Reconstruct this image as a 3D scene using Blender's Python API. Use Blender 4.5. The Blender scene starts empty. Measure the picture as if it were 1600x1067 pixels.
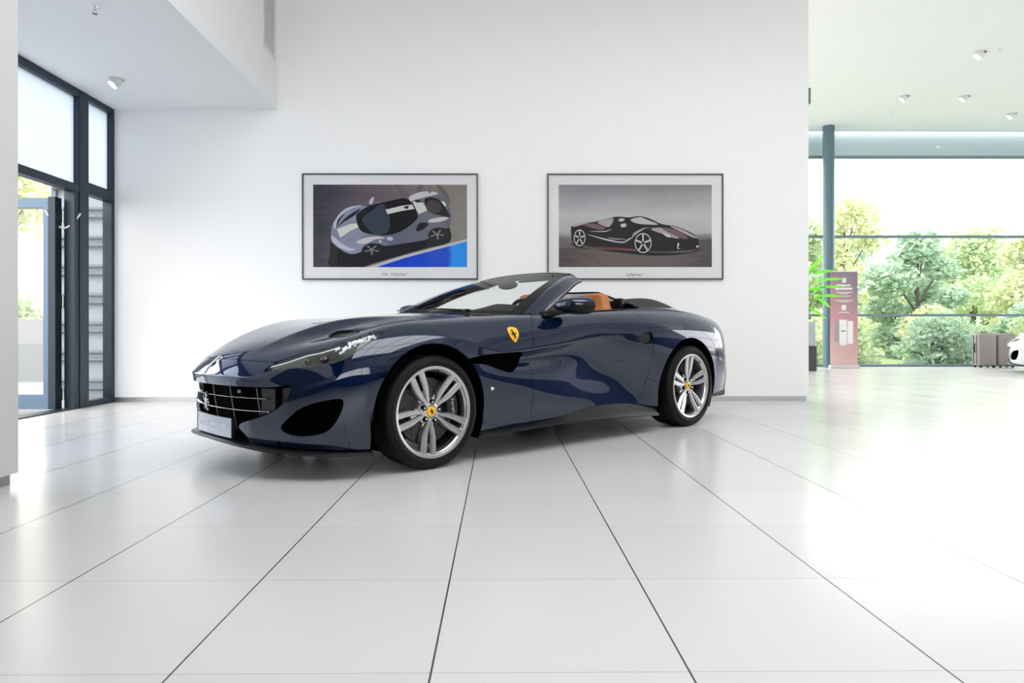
import bpy, bmesh, math, random
import numpy as np
from mathutils import Vector, Matrix
from mathutils.bvhtree import BVHTree

# ---------------------------------------------------------------- camera, world, light, exposure
scene = bpy.context.scene
COL = scene.collection
PI = math.pi

cam_data = bpy.data.cameras.new('camera')
cam = bpy.data.objects.new('camera', cam_data)
COL.objects.link(cam)
cam.location = (0, 0, 0.7875)
cam.rotation_euler = (PI / 2, 0.001, -0.0076)
cam_data.sensor_width = 36.0
cam_data.lens = 1073.8 / 1600 * 36.0
cam_data.shift_x = (800 - 789.0) / 1600
cam_data.shift_y = (519.4 - 533.5) / 1600
cam_data.clip_start = 0.05
cam_data.clip_end = 400
scene.camera = cam

scene.view_settings.view_transform = 'Standard'
scene.view_settings.look = 'None'
scene.view_settings.gamma = 1.0
scene.view_settings.use_curve_mapping = False
scene.view_settings.exposure = 0.08

world = bpy.data.worlds.new('overcast_sky')
scene.world = world
world.use_nodes = True
wn = world.node_tree.nodes; wl = world.node_tree.links
for n in list(wn): wn.remove(n)
w_out = wn.new('ShaderNodeOutputWorld'); w_bg = wn.new('ShaderNodeBackground')
w_sky = wn.new('ShaderNodeTexSky'); w_mix = wn.new('ShaderNodeMix'); w_mix.data_type = 'RGBA'
w_sky.sky_type = 'HOSEK_WILKIE'; w_sky.turbidity = 6.0
w_sky.sun_direction = (0.3, -0.5, 0.8)
w_mix.inputs['Factor'].default_value = 0.93
w_mix.inputs['B'].default_value = (1.0, 0.963, 0.942, 1)
wl.new(w_sky.outputs[0], w_mix.inputs['A'])
wl.new(w_mix.outputs['Result'], w_bg.inputs['Color'])
w_bg.inputs['Strength'].default_value = 5.0
wl.new(w_bg.outputs[0], w_out.inputs[0])

def portal(name, loc, rot, sx, sy):
    """sky portal across a window opening (it only guides the sampling of the sky)"""
    l = bpy.data.lights.new(name, 'AREA'); l.shape = 'RECTANGLE'; l.size = sx; l.size_y = sy
    l.cycles.is_portal = True
    o = bpy.data.objects.new(name, l); COL.objects.link(o); o.location = loc; o.rotation_euler = rot
    return o
# ---------------------------------------------------------------- helpers
def new_obj(name, me, mat=None, parent=None):
    if mat is not None and len(me.materials) == 0: me.materials.append(mat)
    o = bpy.data.objects.new(name, me); COL.objects.link(o)
    if parent is not None: o.parent = parent
    return o

def tag(o, label=None, cat=None, group=None, kind=None):
    if label: o['label'] = label
    if cat: o['category'] = cat
    if group: o['group'] = group
    if kind: o['kind'] = kind
    return o

def thing(name, label, cat, loc=(0, 0, 0), rz=0.0, group=None):
    o = bpy.data.objects.new(name, None); COL.objects.link(o)
    o.empty_display_size = 0.1; o.location = loc; o.rotation_euler = (0, 0, rz)
    return tag(o, label, cat, group)

class MB:
    """collects shapes into one mesh"""
    def __init__(s): s.bm = bmesh.new()
    def box(s, x0, x1, y0, y1, z0, z1, bevel=0.0, M=None, seg=2):
        b2 = bmesh.new()
        bmesh.ops.create_cube(b2, size=1.0)
        for v in b2.verts:
            v.co = Vector(((x0 + x1) / 2 + v.co.x * (x1 - x0), (y0 + y1) / 2 + v.co.y * (y1 - y0), (z0 + z1) / 2 + v.co.z * (z1 - z0)))
        if bevel > 0: bmesh.ops.bevel(b2, geom=b2.edges[:], offset=bevel, segments=seg, profile=0.5, affect='EDGES')
        if M is not None: b2.transform(M)
        s.merge(b2); return s
    def merge(s, b2):
        m = bpy.data.meshes.new('tmp'); b2.to_mesh(m); b2.free(); s.bm.from_mesh(m); bpy.data.meshes.remove(m)
    def pydata(s, V, F):
        m = bpy.data.meshes.new('tmp'); m.from_pydata([tuple(v) for v in V], [], [tuple(f) for f in F]); m.update(); s.bm.from_mesh(m); bpy.data.meshes.remove(m); return s
    def lathe(s, prof, axis='z', n=48, M=None, closed=False):
        """prof: list of (radius, height)"""
        V = []; F = []; k = len(prof)
        for i in range(n):
            a = 2 * PI * i / n
            for r, h in prof:
                p = (r * math.cos(a), r * math.sin(a), h)
                if axis == 'y': p = (p[0], p[2], p[1])
                if axis == 'x': p = (p[2], p[0], p[1])
                V.append(Vector(p) if M is None else M @ Vector(p))
        for i in range(n):
            j = (i + 1) % n
            for q in range(k if closed else k - 1):
                q2 = (q + 1) % k
                F.append((i * k + q, j * k + q, j * k + q2, i * k + q2))
        s.pydata(V, F)
        return s
    def tube(s, pts, r, n=8, caps=True):
        pts = [Vector(p) for p in pts]; V = []; F = []
        rr = r if isinstance(r, (list, tuple)) else [r] * len(pts)
        ref = None
        for i, p in enumerate(pts):
            t = (pts[min(i + 1, len(pts) - 1)] - pts[max(i - 1, 0)]).normalized()
            if ref is None:
                ref = t.orthogonal().normalized()
            ref = (ref - t * ref.dot(t)).normalized(); b = t.cross(ref)
            for k in range(n):
                a = 2 * PI * k / n
                V.append(p + (ref * math.cos(a) + b * math.sin(a)) * rr[i])
        for i in range(len(pts) - 1):
            for k in range(n):
                k2 = (k + 1) % n
                F.append((i * n + k, i * n + k2, (i + 1) * n + k2, (i + 1) * n + k))
        if caps:
            F.append(tuple(range(n))[::-1]); F.append(tuple(range((len(pts) - 1) * n, len(pts) * n)))
        return s.pydata(V, F)
    def sphere(s, c, r, u=16, v=10, M=None):
        b2 = bmesh.new(); bmesh.ops.create_uvsphere(b2, u_segments=u, v_segments=v, radius=1.0)
        for q in b2.verts:
            q.co = Vector((q.co.x * r[0], q.co.y * r[1], q.co.z * r[2]))
            if M is not None: q.co = M @ q.co
            q.co += Vector(c)
        s.merge(b2); return s
    def prism(s, poly, h0, h1, frame=None, bevel=0.0):
        """poly in 2D (a, b), extruded from h0 to h1; frame maps (a, b, h) to 3D"""
        b2 = bmesh.new()
        vs = [b2.verts.new((p[0], p[1], h0)) for p in poly]
        f = b2.faces.new(vs)
        r = bmesh.ops.extrude_face_region(b2, geom=[f])
        bmesh.ops.translate(b2, vec=(0, 0, h1 - h0), verts=[e for e in r['geom'] if isinstance(e, bmesh.types.BMVert)])
        bmesh.ops.recalc_face_normals(b2, faces=b2.faces[:])
        if bevel > 0:
            bmesh.ops.bevel(b2, geom=b2.edges[:], offset=bevel, segments=2, profile=0.5, affect='EDGES')
        if frame is not None:
            for v in b2.verts: v.co = Vector(frame(*v.co))
            bmesh.ops.recalc_face_normals(b2, faces=b2.faces[:])
        bmesh.ops.triangulate(b2, faces=[f for f in b2.faces if len(f.verts) > 4])
        s.merge(b2); return s
    def build(s, name, mat, parent=None, smooth=False, angle=35, label=None, recalc=True):
        bmesh.ops.remove_doubles(s.bm, verts=s.bm.verts[:], dist=1e-5)
        if recalc: bmesh.ops.recalc_face_normals(s.bm, faces=s.bm.faces[:])
        me = bpy.data.meshes.new(name); s.bm.to_mesh(me); s.bm.free()
        if smooth:
            me.polygons.foreach_set('use_smooth', [True] * len(me.polygons))
            me.set_sharp_from_angle(angle=math.radians(angle))
        o = new_obj(name, me, mat, parent)
        if label: o['label'] = label
        return o

MATS = {}
def mat(name, color, rough=0.5, metal=0.0, **kw):
    if name in MATS: return MATS[name]
    m = bpy.data.materials.new(name); m.use_nodes = True
    b = m.node_tree.nodes['Principled BSDF']
    b.inputs['Base Color'].default_value = (*color, 1); b.inputs['Roughness'].default_value = rough
    b.inputs['Metallic'].default_value = metal
    for k, v in kw.items():
        b.inputs[k.replace('_', ' ')].default_value = v
    MATS[name] = m
    return m
def noise_variation(m, scale, amount, bump=0.0, bump_scale=None, detail=3, stretch=None):
    """slight procedural colour variation and bump on a material"""
    nt = m.node_tree; n = nt.nodes; l = nt.links; b = n['Principled BSDF']
    tc = n.new('ShaderNodeTexCoord'); nz = n.new('ShaderNodeTexNoise'); nz.inputs['Scale'].default_value = scale; nz.inputs['Detail'].default_value = detail
    src = tc.outputs['Object']
    if stretch:
        mp = n.new('ShaderNodeMapping'); mp.inputs['Scale'].default_value = stretch; l.new(src, mp.inputs[0]); src = mp.outputs[0]
    l.new(src, nz.inputs['Vector'])
    if amount > 0:
        c = b.inputs['Base Color'].default_value[:]
        mx = n.new('ShaderNodeMix'); mx.data_type = 'RGBA'
        mx.inputs['A'].default_value = tuple(max(0, x * (1 - amount)) for x in c[:3]) + (1,)
        mx.inputs['B'].default_value = tuple(min(1, x * (1 + amount)) for x in c[:3]) + (1,)
        l.new(nz.outputs['Fac'], mx.inputs['Factor']); l.new(mx.outputs['Result'], b.inputs['Base Color'])
    if bump > 0:
        n2 = n.new('ShaderNodeTexNoise'); n2.inputs['Scale'].default_value = bump_scale or scale; n2.inputs['Detail'].default_value = 4
        l.new(src, n2.inputs['Vector'])
        bp = n.new('ShaderNodeBump'); bp.inputs['Strength'].default_value = bump; bp.inputs['Distance'].default_value = 0.002
        l.new(n2.outputs['Fac'], bp.inputs['Height']); l.new(bp.outputs[0], b.inputs['Normal'])
    return m

# ---------------------------------------------------------------- materials
M_WALL = noise_variation(mat('white_wall_paint', (.88, .88, .88), .7), 6, .01)
M_CEIL = noise_variation(mat('white_ceiling', (.86, .87, .88), .8), 4, .01)
M_STEEL = noise_variation(mat('brushed_steel', (.42, .42, .42), .38, .9), 3, .12, stretch=(1, 1, 12))
M_FRAME = mat('dark_blue_grey_metal', (.014, .027, .044), .35, .3)
M_FRAME_LIGHT = mat('grey_blue_metal', (.20, .27, .31), .4, .4)
M_GLASS = mat('clear_glass', (1, 1, 1), 0.0, 0, IOR=1.02, Transmission_Weight=1.0)

M_BLACK = mat('black_plastic', (.004, .004, .0045), .4, 0, Specular_IOR_Level=.25)
M_CHROME = mat('chrome', (.85, .85, .86), .06, 1.0)
def glass_material(name, tint=(1, 1, 1), refl=.08, rough=0.0):
    """thin architectural glass: see-through with a weak mirror reflection"""
    m = bpy.data.materials.new(name); m.use_nodes = True
    nt = m.node_tree; n = nt.nodes; l = nt.links
    for x in list(n): n.remove(x)
    out = n.new('ShaderNodeOutputMaterial'); mx = n.new('ShaderNodeMixShader'); tr = n.new('ShaderNodeBsdfTransparent'); gl = n.new('ShaderNodeBsdfGlossy')
    fr = n.new('ShaderNodeFresnel'); fr.inputs['IOR'].default_value = 1.5
    mu = n.new('ShaderNodeMath'); mu.operation = 'MULTIPLY'; mu.inputs[1].default_value = refl / .04
    mu.use_clamp = True
    tr.inputs[0].default_value = (*tint, 1); gl.inputs['Roughness'].default_value = rough
    l.new(fr.outputs[0], mu.inputs[0]); l.new(mu.outputs[0], mx.inputs[0]); l.new(tr.outputs[0], mx.inputs[1]); l.new(gl.outputs[0], mx.inputs[2]); l.new(mx.outputs[0], out.inputs[0])
    return m
M_PANE = glass_material('window_glass', (.96, .99, 1.0), .04)
M_PANE_TINT = glass_material('tinted_window_glass', (.62, .74, .84), .06)
M_WINDSHIELD = glass_material('windscreen_glass', (.93, .945, .93), .02)
M_COVER = glass_material('lamp_cover', (.88, .9, .9), .06)

def frosted(name, c):
    m = bpy.data.materials.new(name); m.use_nodes = True; nt = m.node_tree; n = nt.nodes; l = nt.links
    for x in list(n): n.remove(x)
    out = n.new('ShaderNodeOutputMaterial'); tl = n.new('ShaderNodeBsdfTranslucent'); tl.inputs[0].default_value = (*c, 1)
    gl = n.new('ShaderNodeBsdfGlossy'); gl.inputs['Roughness'].default_value = .1; mx = n.new('ShaderNodeMixShader'); mx.inputs[0].default_value = .05
    l.new(tl.outputs[0], mx.inputs[1]); l.new(gl.outputs[0], mx.inputs[2]); l.new(mx.outputs[0], out.inputs[0]); return m
M_FROST = frosted('frosted_pane', (.34, .40, .48))
M_LAMPW = mat('white_lamp_metal', (.75, .75, .75), .4)
M_PANE_BLUE = glass_material('bluish_window_glass', (.58, .70, .82), .05)
# ---------------------------------------------------------------- setting: room shell
def struct(name, mb, m, smooth=False, parent=None):
    o = mb.build(name, m, parent, smooth=smooth)
    if parent is None: o['kind'] = 'structure'
    return o
WY, CZ, SZ_ = 7.85, 5.38, 3.325        # back wall, hall ceiling, low ceiling
XL, XG, XE = -2.53, -4.43, 3.54        # soffit / pillar plane, side glazing plane, free end of the back wall
HY, HX, BY = 15.60, 17.0, -7.0         # hall glazing, right glazing, added glazing behind the camera

def tile_floor():
    m = bpy.data.materials.new('white_floor_tiles'); m.use_nodes = True
    nt = m.node_tree; n = nt.nodes; l = nt.links; b = n['Principled BSDF']
    def math_(op, a, b_=None, clamp=False):
        q = n.new('ShaderNodeMath'); q.operation = op; q.use_clamp = clamp
        for i, v in enumerate((a, b_)):
            if v is None: continue
            if isinstance(v, (int, float)): q.inputs[i].default_value = v
            else: l.new(v, q.inputs[i])
        return q.outputs[0]
    g = n.new('ShaderNodeNewGeometry'); sp = n.new('ShaderNodeSeparateXYZ'); l.new(g.outputs['Position'], sp.inputs[0])
    u = math_('DIVIDE', math_('SUBTRACT', sp.outputs[0], -.760 - 6.0), .6); v = math_('DIVIDE', math_('SUBTRACT', sp.outputs[1], 1.591 - 12.0), .6)
    def line(w, width):
        d = math_('ABSOLUTE', math_('SUBTRACT', math_('FRACT', math_('ADD', w, .5)), .5))
        return math_('LESS_THAN', d, width / 2 / .6)
    la = line(u, .0052); lb = line(v, .0024)
    cell = n.new('ShaderNodeCombineXYZ'); l.new(math_('FLOOR', u), cell.inputs[0]); l.new(math_('FLOOR', v), cell.inputs[1])
    wn_ = n.new('ShaderNodeTexWhiteNoise'); l.new(cell.outputs[0], wn_.inputs[0])
    tone = n.new('ShaderNodeMapRange'); tone.inputs['To Min'].default_value = .61; tone.inputs['To Max'].default_value = .63
    l.new(wn_.outputs['Value'], tone.inputs['Value'])
    cb = n.new('ShaderNodeCombineColor'); 
    for i in range(3): l.new(tone.outputs[0], cb.inputs[i])
    m1 = n.new('ShaderNodeMix'); m1.data_type = 'RGBA'; m1.inputs['B'].default_value = (.35, .35, .345, 1); l.new(cb.outputs[0], m1.inputs['A']); l.new(lb, m1.inputs['Factor'])
    m2 = n.new('ShaderNodeMix'); m2.data_type = 'RGBA'; m2.inputs['B'].default_value = (.045, .045, .045, 1); l.new(m1.outputs['Result'], m2.inputs['A']); l.new(la, m2.inputs['Factor'])
    l.new(m2.outputs['Result'], b.inputs['Base Color'])
    nz = n.new('ShaderNodeTexNoise'); nz.inputs['Scale'].default_value = 1.4; nz.inputs['Detail'].default_value = 5; l.new(g.outputs['Position'], nz.inputs['Vector'])
    rr = n.new('ShaderNodeMapRange'); rr.inputs['To Min'].default_value = .17; rr.inputs['To Max'].default_value = .27; l.new(nz.outputs['Fac'], rr.inputs['Value']); l.new(rr.outputs[0], b.inputs['Roughness'])
    b.inputs['Specular IOR Level'].default_value = .5
    return m
struct('floor', MB().box(XG - .12, HX, BY, HY + .05, -.20, 0), tile_floor())
struct('wall_back', MB().box(-4.49, XE, WY, WY + .22, .055, CZ), M_WALL)
ADDED_SKYLIGHTS = [(-1.6, 5.4, .5, 4.3), (9.8, 16.0, -3.0, 9.6)]  # unseen ceiling openings, added to brighten the floor
cl = MB()
for x0, x1, y0, y1 in ((XL - .2, -1.6, BY, HY + .1), (-1.6, 5.4, BY, .5), (-1.6, 5.4, 4.3, HY + .1), (5.4, 9.8, BY, HY + .1), (9.8, 16.0, BY, -3.0), (9.8, 16.0, 9.6, HY + .1), (16.0, HX + .2, BY, HY + .1)):
    cl.box(x0, x1, y0, y1, CZ, CZ + .2)
struct('ceiling', cl, M_CEIL)
struct('ceiling_low', MB().box(XG - .15, XL, BY, WY, SZ_, CZ), M_CEIL)
struct('wall_left', MB().box(XL - .30, XL, BY, 3.63, .055, CZ), mat('shade_toned_wall_paint', (.66, .66, .66), .7))  # white wall with its weaker light put into a darker base colour
struct('wall_left', MB().box(XL, XL + .04, BY + .1, 2.5, .05, 2.5), mat('dark_reflection_panel', (.035, .035, .04), .5))  # unseen dark panel, added to darken the reflections in the car nose
struct('baseboard_back', MB().box(-4.43, XE - .02, WY + .012, WY + .21, 0, .055), M_STEEL)
struct('baseboard_left', MB().box(XL - .28, XL - .022, BY, 3.60, 0, .055), M_STEEL)

# ---------------------------------------------------------------- setting: glazing
def window(name, axis, at, a0, a1, z0, z1, verts, horis, t=.06, d=.10, frame=M_FRAME, pane=M_PANE, rim=True):
    """frame bars in one mesh per window, its panes as one child"""
    mb = MB(); tt = t / 2
    def bar(a_0, a_1, z_0, z_1):
        if axis == 'x': mb.box(at - d / 2, at + d / 2, a_0, a_1, z_0, z_1)
        else: mb.box(a_0, a_1, at - d / 2, at + d / 2, z_0, z_1)
    if rim:
        bar(a0, a0 + t, z0, z1); bar(a1 - t, a1, z0, z1); bar(a0 + t, a1 - t, z0, z0 + t); bar(a0 + t, a1 - t, z1 - t, z1)
    for v in verts: bar(v - tt, v + tt, z0 + t, z1 - t)
    for h in horis: bar(a0 + t, a1 - t, h - tt, h + tt)
    o = mb.build(name, frame); o['kind'] = 'structure'
    g = MB()
    if axis == 'x': g.pydata([(at, a0 + .01, z0 + .01), (at, a1 - .01, z0 + .01), (at, a1 - .01, z1 - .01), (at, a0 + .01, z1 - .01)], [(0, 1, 2, 3)])
    else: g.pydata([(a0 + .01, at, z0 + .01), (a1 - .01, at, z0 + .01), (a1 - .01, at, z1 - .01), (a0 + .01, at, z1 - .01)], [(0, 1, 2, 3)])
    g.build('glass_pane', pane, o)
    return o
# left side: narrow light, post, door bay with upper light, further bays towards the camera
window('window_1', 'x', XG, 7.30, WY, 0, 2.33, [], [], t=.06)
window('window_9', 'x', XG, 7.30, WY, 2.33, SZ_, [], [], t=.06, pane=M_FROST)
window('window_2', 'x', XG, 5.55, 7.26, 2.25, SZ_, [], [], t=.08, pane=M_FROST)
window('window_3', 'x', XG, 1.8, 5.55, 0, SZ_, [3.7], [2.33], t=.08, pane=M_PANE_BLUE)
pm_ = MB(); pm_.box(XG - .06, XG + .055, 7.20, 7.345, 0, SZ_, .004); struct('trim_1', pm_, M_FRAME)
jm = MB(); jm.box(XG - .06, XG + .045, 7.12, 7.20, 0, 2.25); jm.box(XG - .06, XG + .05, 5.55, 5.63, 0, 2.25); jm.box(XG - .09, XG + .05, 5.55, 7.24, -.004, .012); struct('trim_2', jm, M_FRAME)
# open door leaf, swung outwards
dl = MB(); dy0, dy1 = 7.02, 7.09
dl.box(-5.72, -5.60, dy0, dy1, .012, 2.16); dl.box(-4.64, -4.58, dy0, dy1, .012, 2.16); dl.box(-5.60, -4.64, dy0, dy1, .012, .16); dl.box(-5.60, -4.64, dy0, dy1, 2.06, 2.16)
door = dl.build('door_1', mat('blue_grey_door_frame', (.10, .16, .23), .35, .3)); door['kind'] = 'structure'
MB().pydata([(-5.61, 7.055, .15), (-4.63, 7.055, .15), (-4.63, 7.055, 2.07), (-5.61, 7.055, 2.07)], [(0, 1, 2, 3)]).build('glass_pane', M_PANE, door)
de = MB(); de.box(-4.58, -4.505, dy0 - .02, dy1 + .015, .012, 2.17, .003); de.build('door_stile', M_FRAME, door)
for z in (1.98, 1.10, .16):
    h = MB(); h.tube([(-4.488, 7.10, z - .06), (-4.488, 7.10, z + .06)], .014, 10); h.build('hinge', M_CHROME, door, smooth=True)
pts = [(-4.60 + .235 * i / 16, 6.99 + .20 * i / 16, 2.03 - .165 * math.sin(PI * i / 16)) for i in range(17)]
c = MB(); c.tube(pts, .010, 8); tag(c.build('stay_cable', mat('white_cable', (.8, .8, .8), .5), None, smooth=True), 'white cable looped from the open glass door to the dark post', 'cable')
# hall glazing with round column
window('window_4', 'y', HY, XE - 1.2, HX, 0, CZ + .08, [7.42, 13.4], [4.77, 2.96, 1.17], t=.055, d=.09, frame=M_FRAME_LIGHT)
cm = MB(); cm.tube([(7.34, 15.28, 0), (7.34, 15.28, CZ)], .125, 32, caps=False); struct('trim_3', cm, mat('teal_grey_column', (.10, .17, .20), .35, .2), smooth=True)
window('window_5', 'x', HX, 8.4, HY, 0, CZ, [12.0], [2.96, 1.17], t=.07, frame=M_FRAME_LIGHT)
struct('wall_right', MB().box(HX - .1, HX + .1, BY, 8.4, 2.1, CZ), mat('pale_grey_wall_paint', (.50, .50, .50), .7))
struct('wall_right', MB().box(HX - .14, HX + .1, BY, 8.4, 0, 2.1), mat('dark_reflection_panel', (.035, .035, .04), .5))  # out of view, added to give the car side a dark reflected band
struct('wall_front', MB().box(XL, HX, BY - .2, BY, 0, 2.3), mat('dark_reflection_wall', (.045, .045, .05), .6))  # unseen wall, made dark for contrast in the paint reflections
window('window_6', 'y', BY, XL, HX, 2.3, CZ, [1.0, 4.6, 8.2, 11.8], [], t=.10, frame=M_FRAME)  # high windows out of view, added to light the back wall
for k_, (x0, x1, y0, y1) in enumerate(ADDED_SKYLIGHTS):
    sm = MB(); nx = int((x1 - x0) / 1.7)
    for i in range(nx + 1):
        xx = x0 + (x1 - x0) * i / nx; sm.box(xx - .03, xx + .03, y0, y1, CZ + .05, CZ + .15)
    for yy in (y0, (y0 + y1) / 2, y1): sm.box(x0, x1, yy - .03, yy + .03, CZ + .05, CZ + .15)
    so = struct('window_%d' % (7 + k_), sm, M_LAMPW)  # frames of the added skylights
    MB().pydata([(x0, y0, CZ + .10), (x1, y0, CZ + .10), (x1, y1, CZ + .10), (x0, y1, CZ + .10)], [(0, 1, 2, 3)]).build('glass_pane', M_PANE, so)
    portal('portal_added_skylight', ((x0 + x1) / 2, (y0 + y1) / 2, CZ + .04), (0, 0, 0), x1 - x0, y1 - y0)
band = MB(); band.box(XE - 1.2, HX, HY + .25, HY + .29, 4.80, CZ); struct('trim_4', band, mat('translucent_blind', (.52, .62, .66), .6))

portal('portal_back', (7.2, BY + .1, 3.84), (PI / 2, 0, PI), 19.4, 3.05)
portal('portal_hall', (9.6, HY - .1, CZ / 2), (PI / 2, 0, 0), 14, CZ)
portal('portal_right', (HX - .12, 12.0, CZ / 2), (PI / 2, 0, -PI / 2), 7.2, CZ)
portal('portal_left', (XG + .1, 4.8, 1.66), (PI / 2, 0, PI / 2), 6.1, 3.3)
# ---------------------------------------------------------------- convertible: body surface
# car frame: x rearwards from the front axle, s = distance from the centreline, z up
# ring[station][row] = (x, s, z); rows run from the sill (0) up to the wing crest (7)
RING = [
 # front face, centre -> corner
 [(-.900,0,.190),(-.915,0,.250),(-.925,0,.320),(-.940,0,.390),(-.950,0,.450),(-.958,0,.490),(-.965,0,.522),(-.968,0,.548)],
 [(-.895,.18,.190),(-.908,.18,.250),(-.918,.18,.320),(-.932,.18,.390),(-.940,.18,.450),(-.948,.18,.490),(-.955,.18,.522),(-.958,.18,.548)],
 [(-.865,.34,.187),(-.880,.34,.250),(-.890,.34,.320),(-.902,.34,.390),(-.908,.34,.450),(-.915,.34,.490),(-.920,.34,.522),(-.922,.34,.549)],
 [(-.810,.50,.180),(-.828,.50,.250),(-.838,.50,.320),(-.845,.51,.390),(-.850,.51,.450),(-.852,.50,.490),(-.852,.50,.524),(-.848,.49,.556)],
 [(-.715,.655,.170),(-.735,.67,.250),(-.745,.68,.330),(-.745,.69,.400),(-.745,.695,.455),(-.740,.69,.500),(-.735,.67,.545),(-.750,.62,.610)],
 [(-.580,.785,.160),(-.590,.815,.255),(-.590,.835,.350),(-.585,.850,.430),(-.580,.855,.500),(-.570,.855,.570),(-.555,.815,.650),(-.560,.715,.715)],
 [(-.420,.880,.155),(-.425,.905,.270),(-.425,.925,.380),(-.420,.935,.480),(-.415,.935,.570),(-.405,.915,.660),(-.400,.860,.730),(-.390,.755,.775)],
 [(-.200,.910,.160),(-.200,.935,.290),(-.200,.950,.410),(-.200,.957,.520),(-.200,.955,.620),(-.200,.930,.720),(-.200,.865,.795),(-.200,.745,.840)],
 [(.020,.915,.165),(.020,.940,.300),(.020,.955,.420),(.020,.963,.540),(.020,.962,.640),(.020,.935,.755),(.020,.865,.828),(.020,.740,.866)],
 [(.250,.912,.175),(.250,.935,.310),(.250,.948,.430),(.250,.952,.540),(.250,.950,.630),(.250,.930,.740),(.250,.865,.835),(.250,.750,.882)],
 [(.480,.905,.188),(.480,.928,.310),(.480,.935,.430),(.480,.932,.540),(.480,.912,.610),(.480,.932,.668),(.480,.888,.815),(.480,.768,.890)],
 [(.780,.902,.186),(.780,.922,.315),(.780,.924,.430),(.780,.908,.545),(.780,.868,.610),(.780,.922,.676),(.780,.886,.830),(.780,.782,.903)],
 [(1.150,.902,.220),(1.150,.912,.320),(1.150,.900,.440),(1.150,.880,.560),(1.150,.864,.645),(1.150,.912,.712),(1.150,.888,.845),(1.150,.802,.916)],
 [(1.550,.902,.260),(1.550,.890,.350),(1.550,.872,.450),(1.550,.872,.560),(1.550,.890,.660),(1.550,.908,.760),(1.550,.890,.870),(1.550,.815,.936)],
 [(1.900,.905,.244),(1.900,.898,.345),(1.900,.905,.455),(1.900,.922,.570),(1.900,.938,.680),(1.900,.936,.785),(1.900,.905,.890),(1.900,.815,.958)],
 [(2.200,.925,.200),(2.200,.932,.330),(2.200,.948,.455),(2.200,.960,.580),(2.200,.966,.700),(2.200,.955,.810),(2.200,.905,.912),(2.200,.805,.974)],
 [(2.450,.935,.195),(2.450,.950,.330),(2.450,.965,.460),(2.450,.974,.590),(2.450,.974,.710),(2.450,.955,.825),(2.450,.895,.925),(2.450,.790,.984)],
 [(2.700,.935,.210),(2.700,.955,.340),(2.700,.970,.465),(2.700,.976,.600),(2.700,.974,.715),(2.700,.948,.832),(2.700,.880,.928),(2.700,.770,.982)],
 [(2.950,.935,.240),(2.950,.955,.360),(2.950,.965,.480),(2.950,.970,.600),(2.950,.962,.715),(2.950,.930,.826),(2.950,.855,.916),(2.950,.745,.966)],
 [(3.200,.915,.270),(3.200,.930,.380),(3.200,.935,.490),(3.200,.935,.600),(3.200,.922,.710),(3.200,.885,.812),(3.200,.815,.892),(3.200,.715,.940)],
 # rear corner and rear face
 [(3.440,.800,.270),(3.450,.815,.385),(3.440,.810,.500),(3.440,.800,.610),(3.440,.790,.710),(3.450,.765,.800),(3.450,.720,.872),(3.430,.650,.918)],
 [(3.580,.560,.270),(3.590,.570,.390),(3.570,.570,.510),(3.560,.560,.620),(3.550,.550,.715),(3.560,.545,.800),(3.560,.530,.870),(3.540,.500,.920)],
 [(3.640,.340,.270),(3.650,.340,.390),(3.620,.340,.515),(3.610,.340,.625),(3.600,.340,.720),(3.600,.340,.800),(3.600,.340,.870),(3.580,.340,.922)],
 [(3.660,.170,.270),(3.670,.170,.390),(3.640,.170,.515),(3.625,.170,.625),(3.615,.170,.720),(3.615,.170,.800),(3.615,.170,.870),(3.595,.170,.924)],
 [(3.665,0,.270),(3.675,0,.390),(3.645,0,.515),(3.630,0,.625),(3.620,0,.720),(3.620,0,.800),(3.620,0,.870),(3.600,0,.925)],
]
# cap rows between the wing crests: four points from the centreline outwards (the fifth is the crest)
CAP = [
 [(-.865,0,.652),(-.860,.150,.651),(-.830,.290,.650),(-.745,.480,.668)],
 [(-.665,0,.752),(-.655,.170,.754),(-.625,.345,.764),(-.545,.500,.742)],
 [(-.410,0,.838),(-.400,.190,.842),(-.360,.395,.853),(-.295,.540,.814)],
 [(-.130,0,.880),(-.125,.210,.882),(-.100,.440,.886),(-.060,.570,.848)],
 [(.150,0,.905),(.150,.230,.903),(.170,.480,.893),(.200,.620,.872)],
 [(.420,0,.926),(.425,.250,.922),(.440,.510,.905),(.460,.640,.886)],
 [(.700,0,.945),(.710,.270,.938),(.740,.540,.916),(.765,.670,.902)],
 [(1.100,0,.960),(1.110,.280,.952),(1.130,.560,.930),(1.140,.700,.918)],
 [(1.550,0,.975),(1.550,.290,.970),(1.550,.580,.950),(1.550,.715,.938)],
 [(1.900,0,1.000),(1.900,.290,.995),(1.900,.580,.975),(1.900,.715,.960)],
 [(2.200,0,1.020),(2.200,.250,1.030),(2.200,.480,1.035),(2.200,.690,.985)],
 [(2.450,0,1.030),(2.450,.230,1.060),(2.450,.450,1.066),(2.450,.660,1.000)],
 [(2.700,0,1.030),(2.700,.220,1.078),(2.700,.430,1.088),(2.700,.630,1.005)],
 [(2.950,0,1.015),(2.950,.210,1.070),(2.950,.410,1.080),(2.950,.600,.992)],
 [(3.220,0,.980),(3.220,.190,1.010),(3.215,.380,1.012),(3.210,.570,.962)],
]

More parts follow.
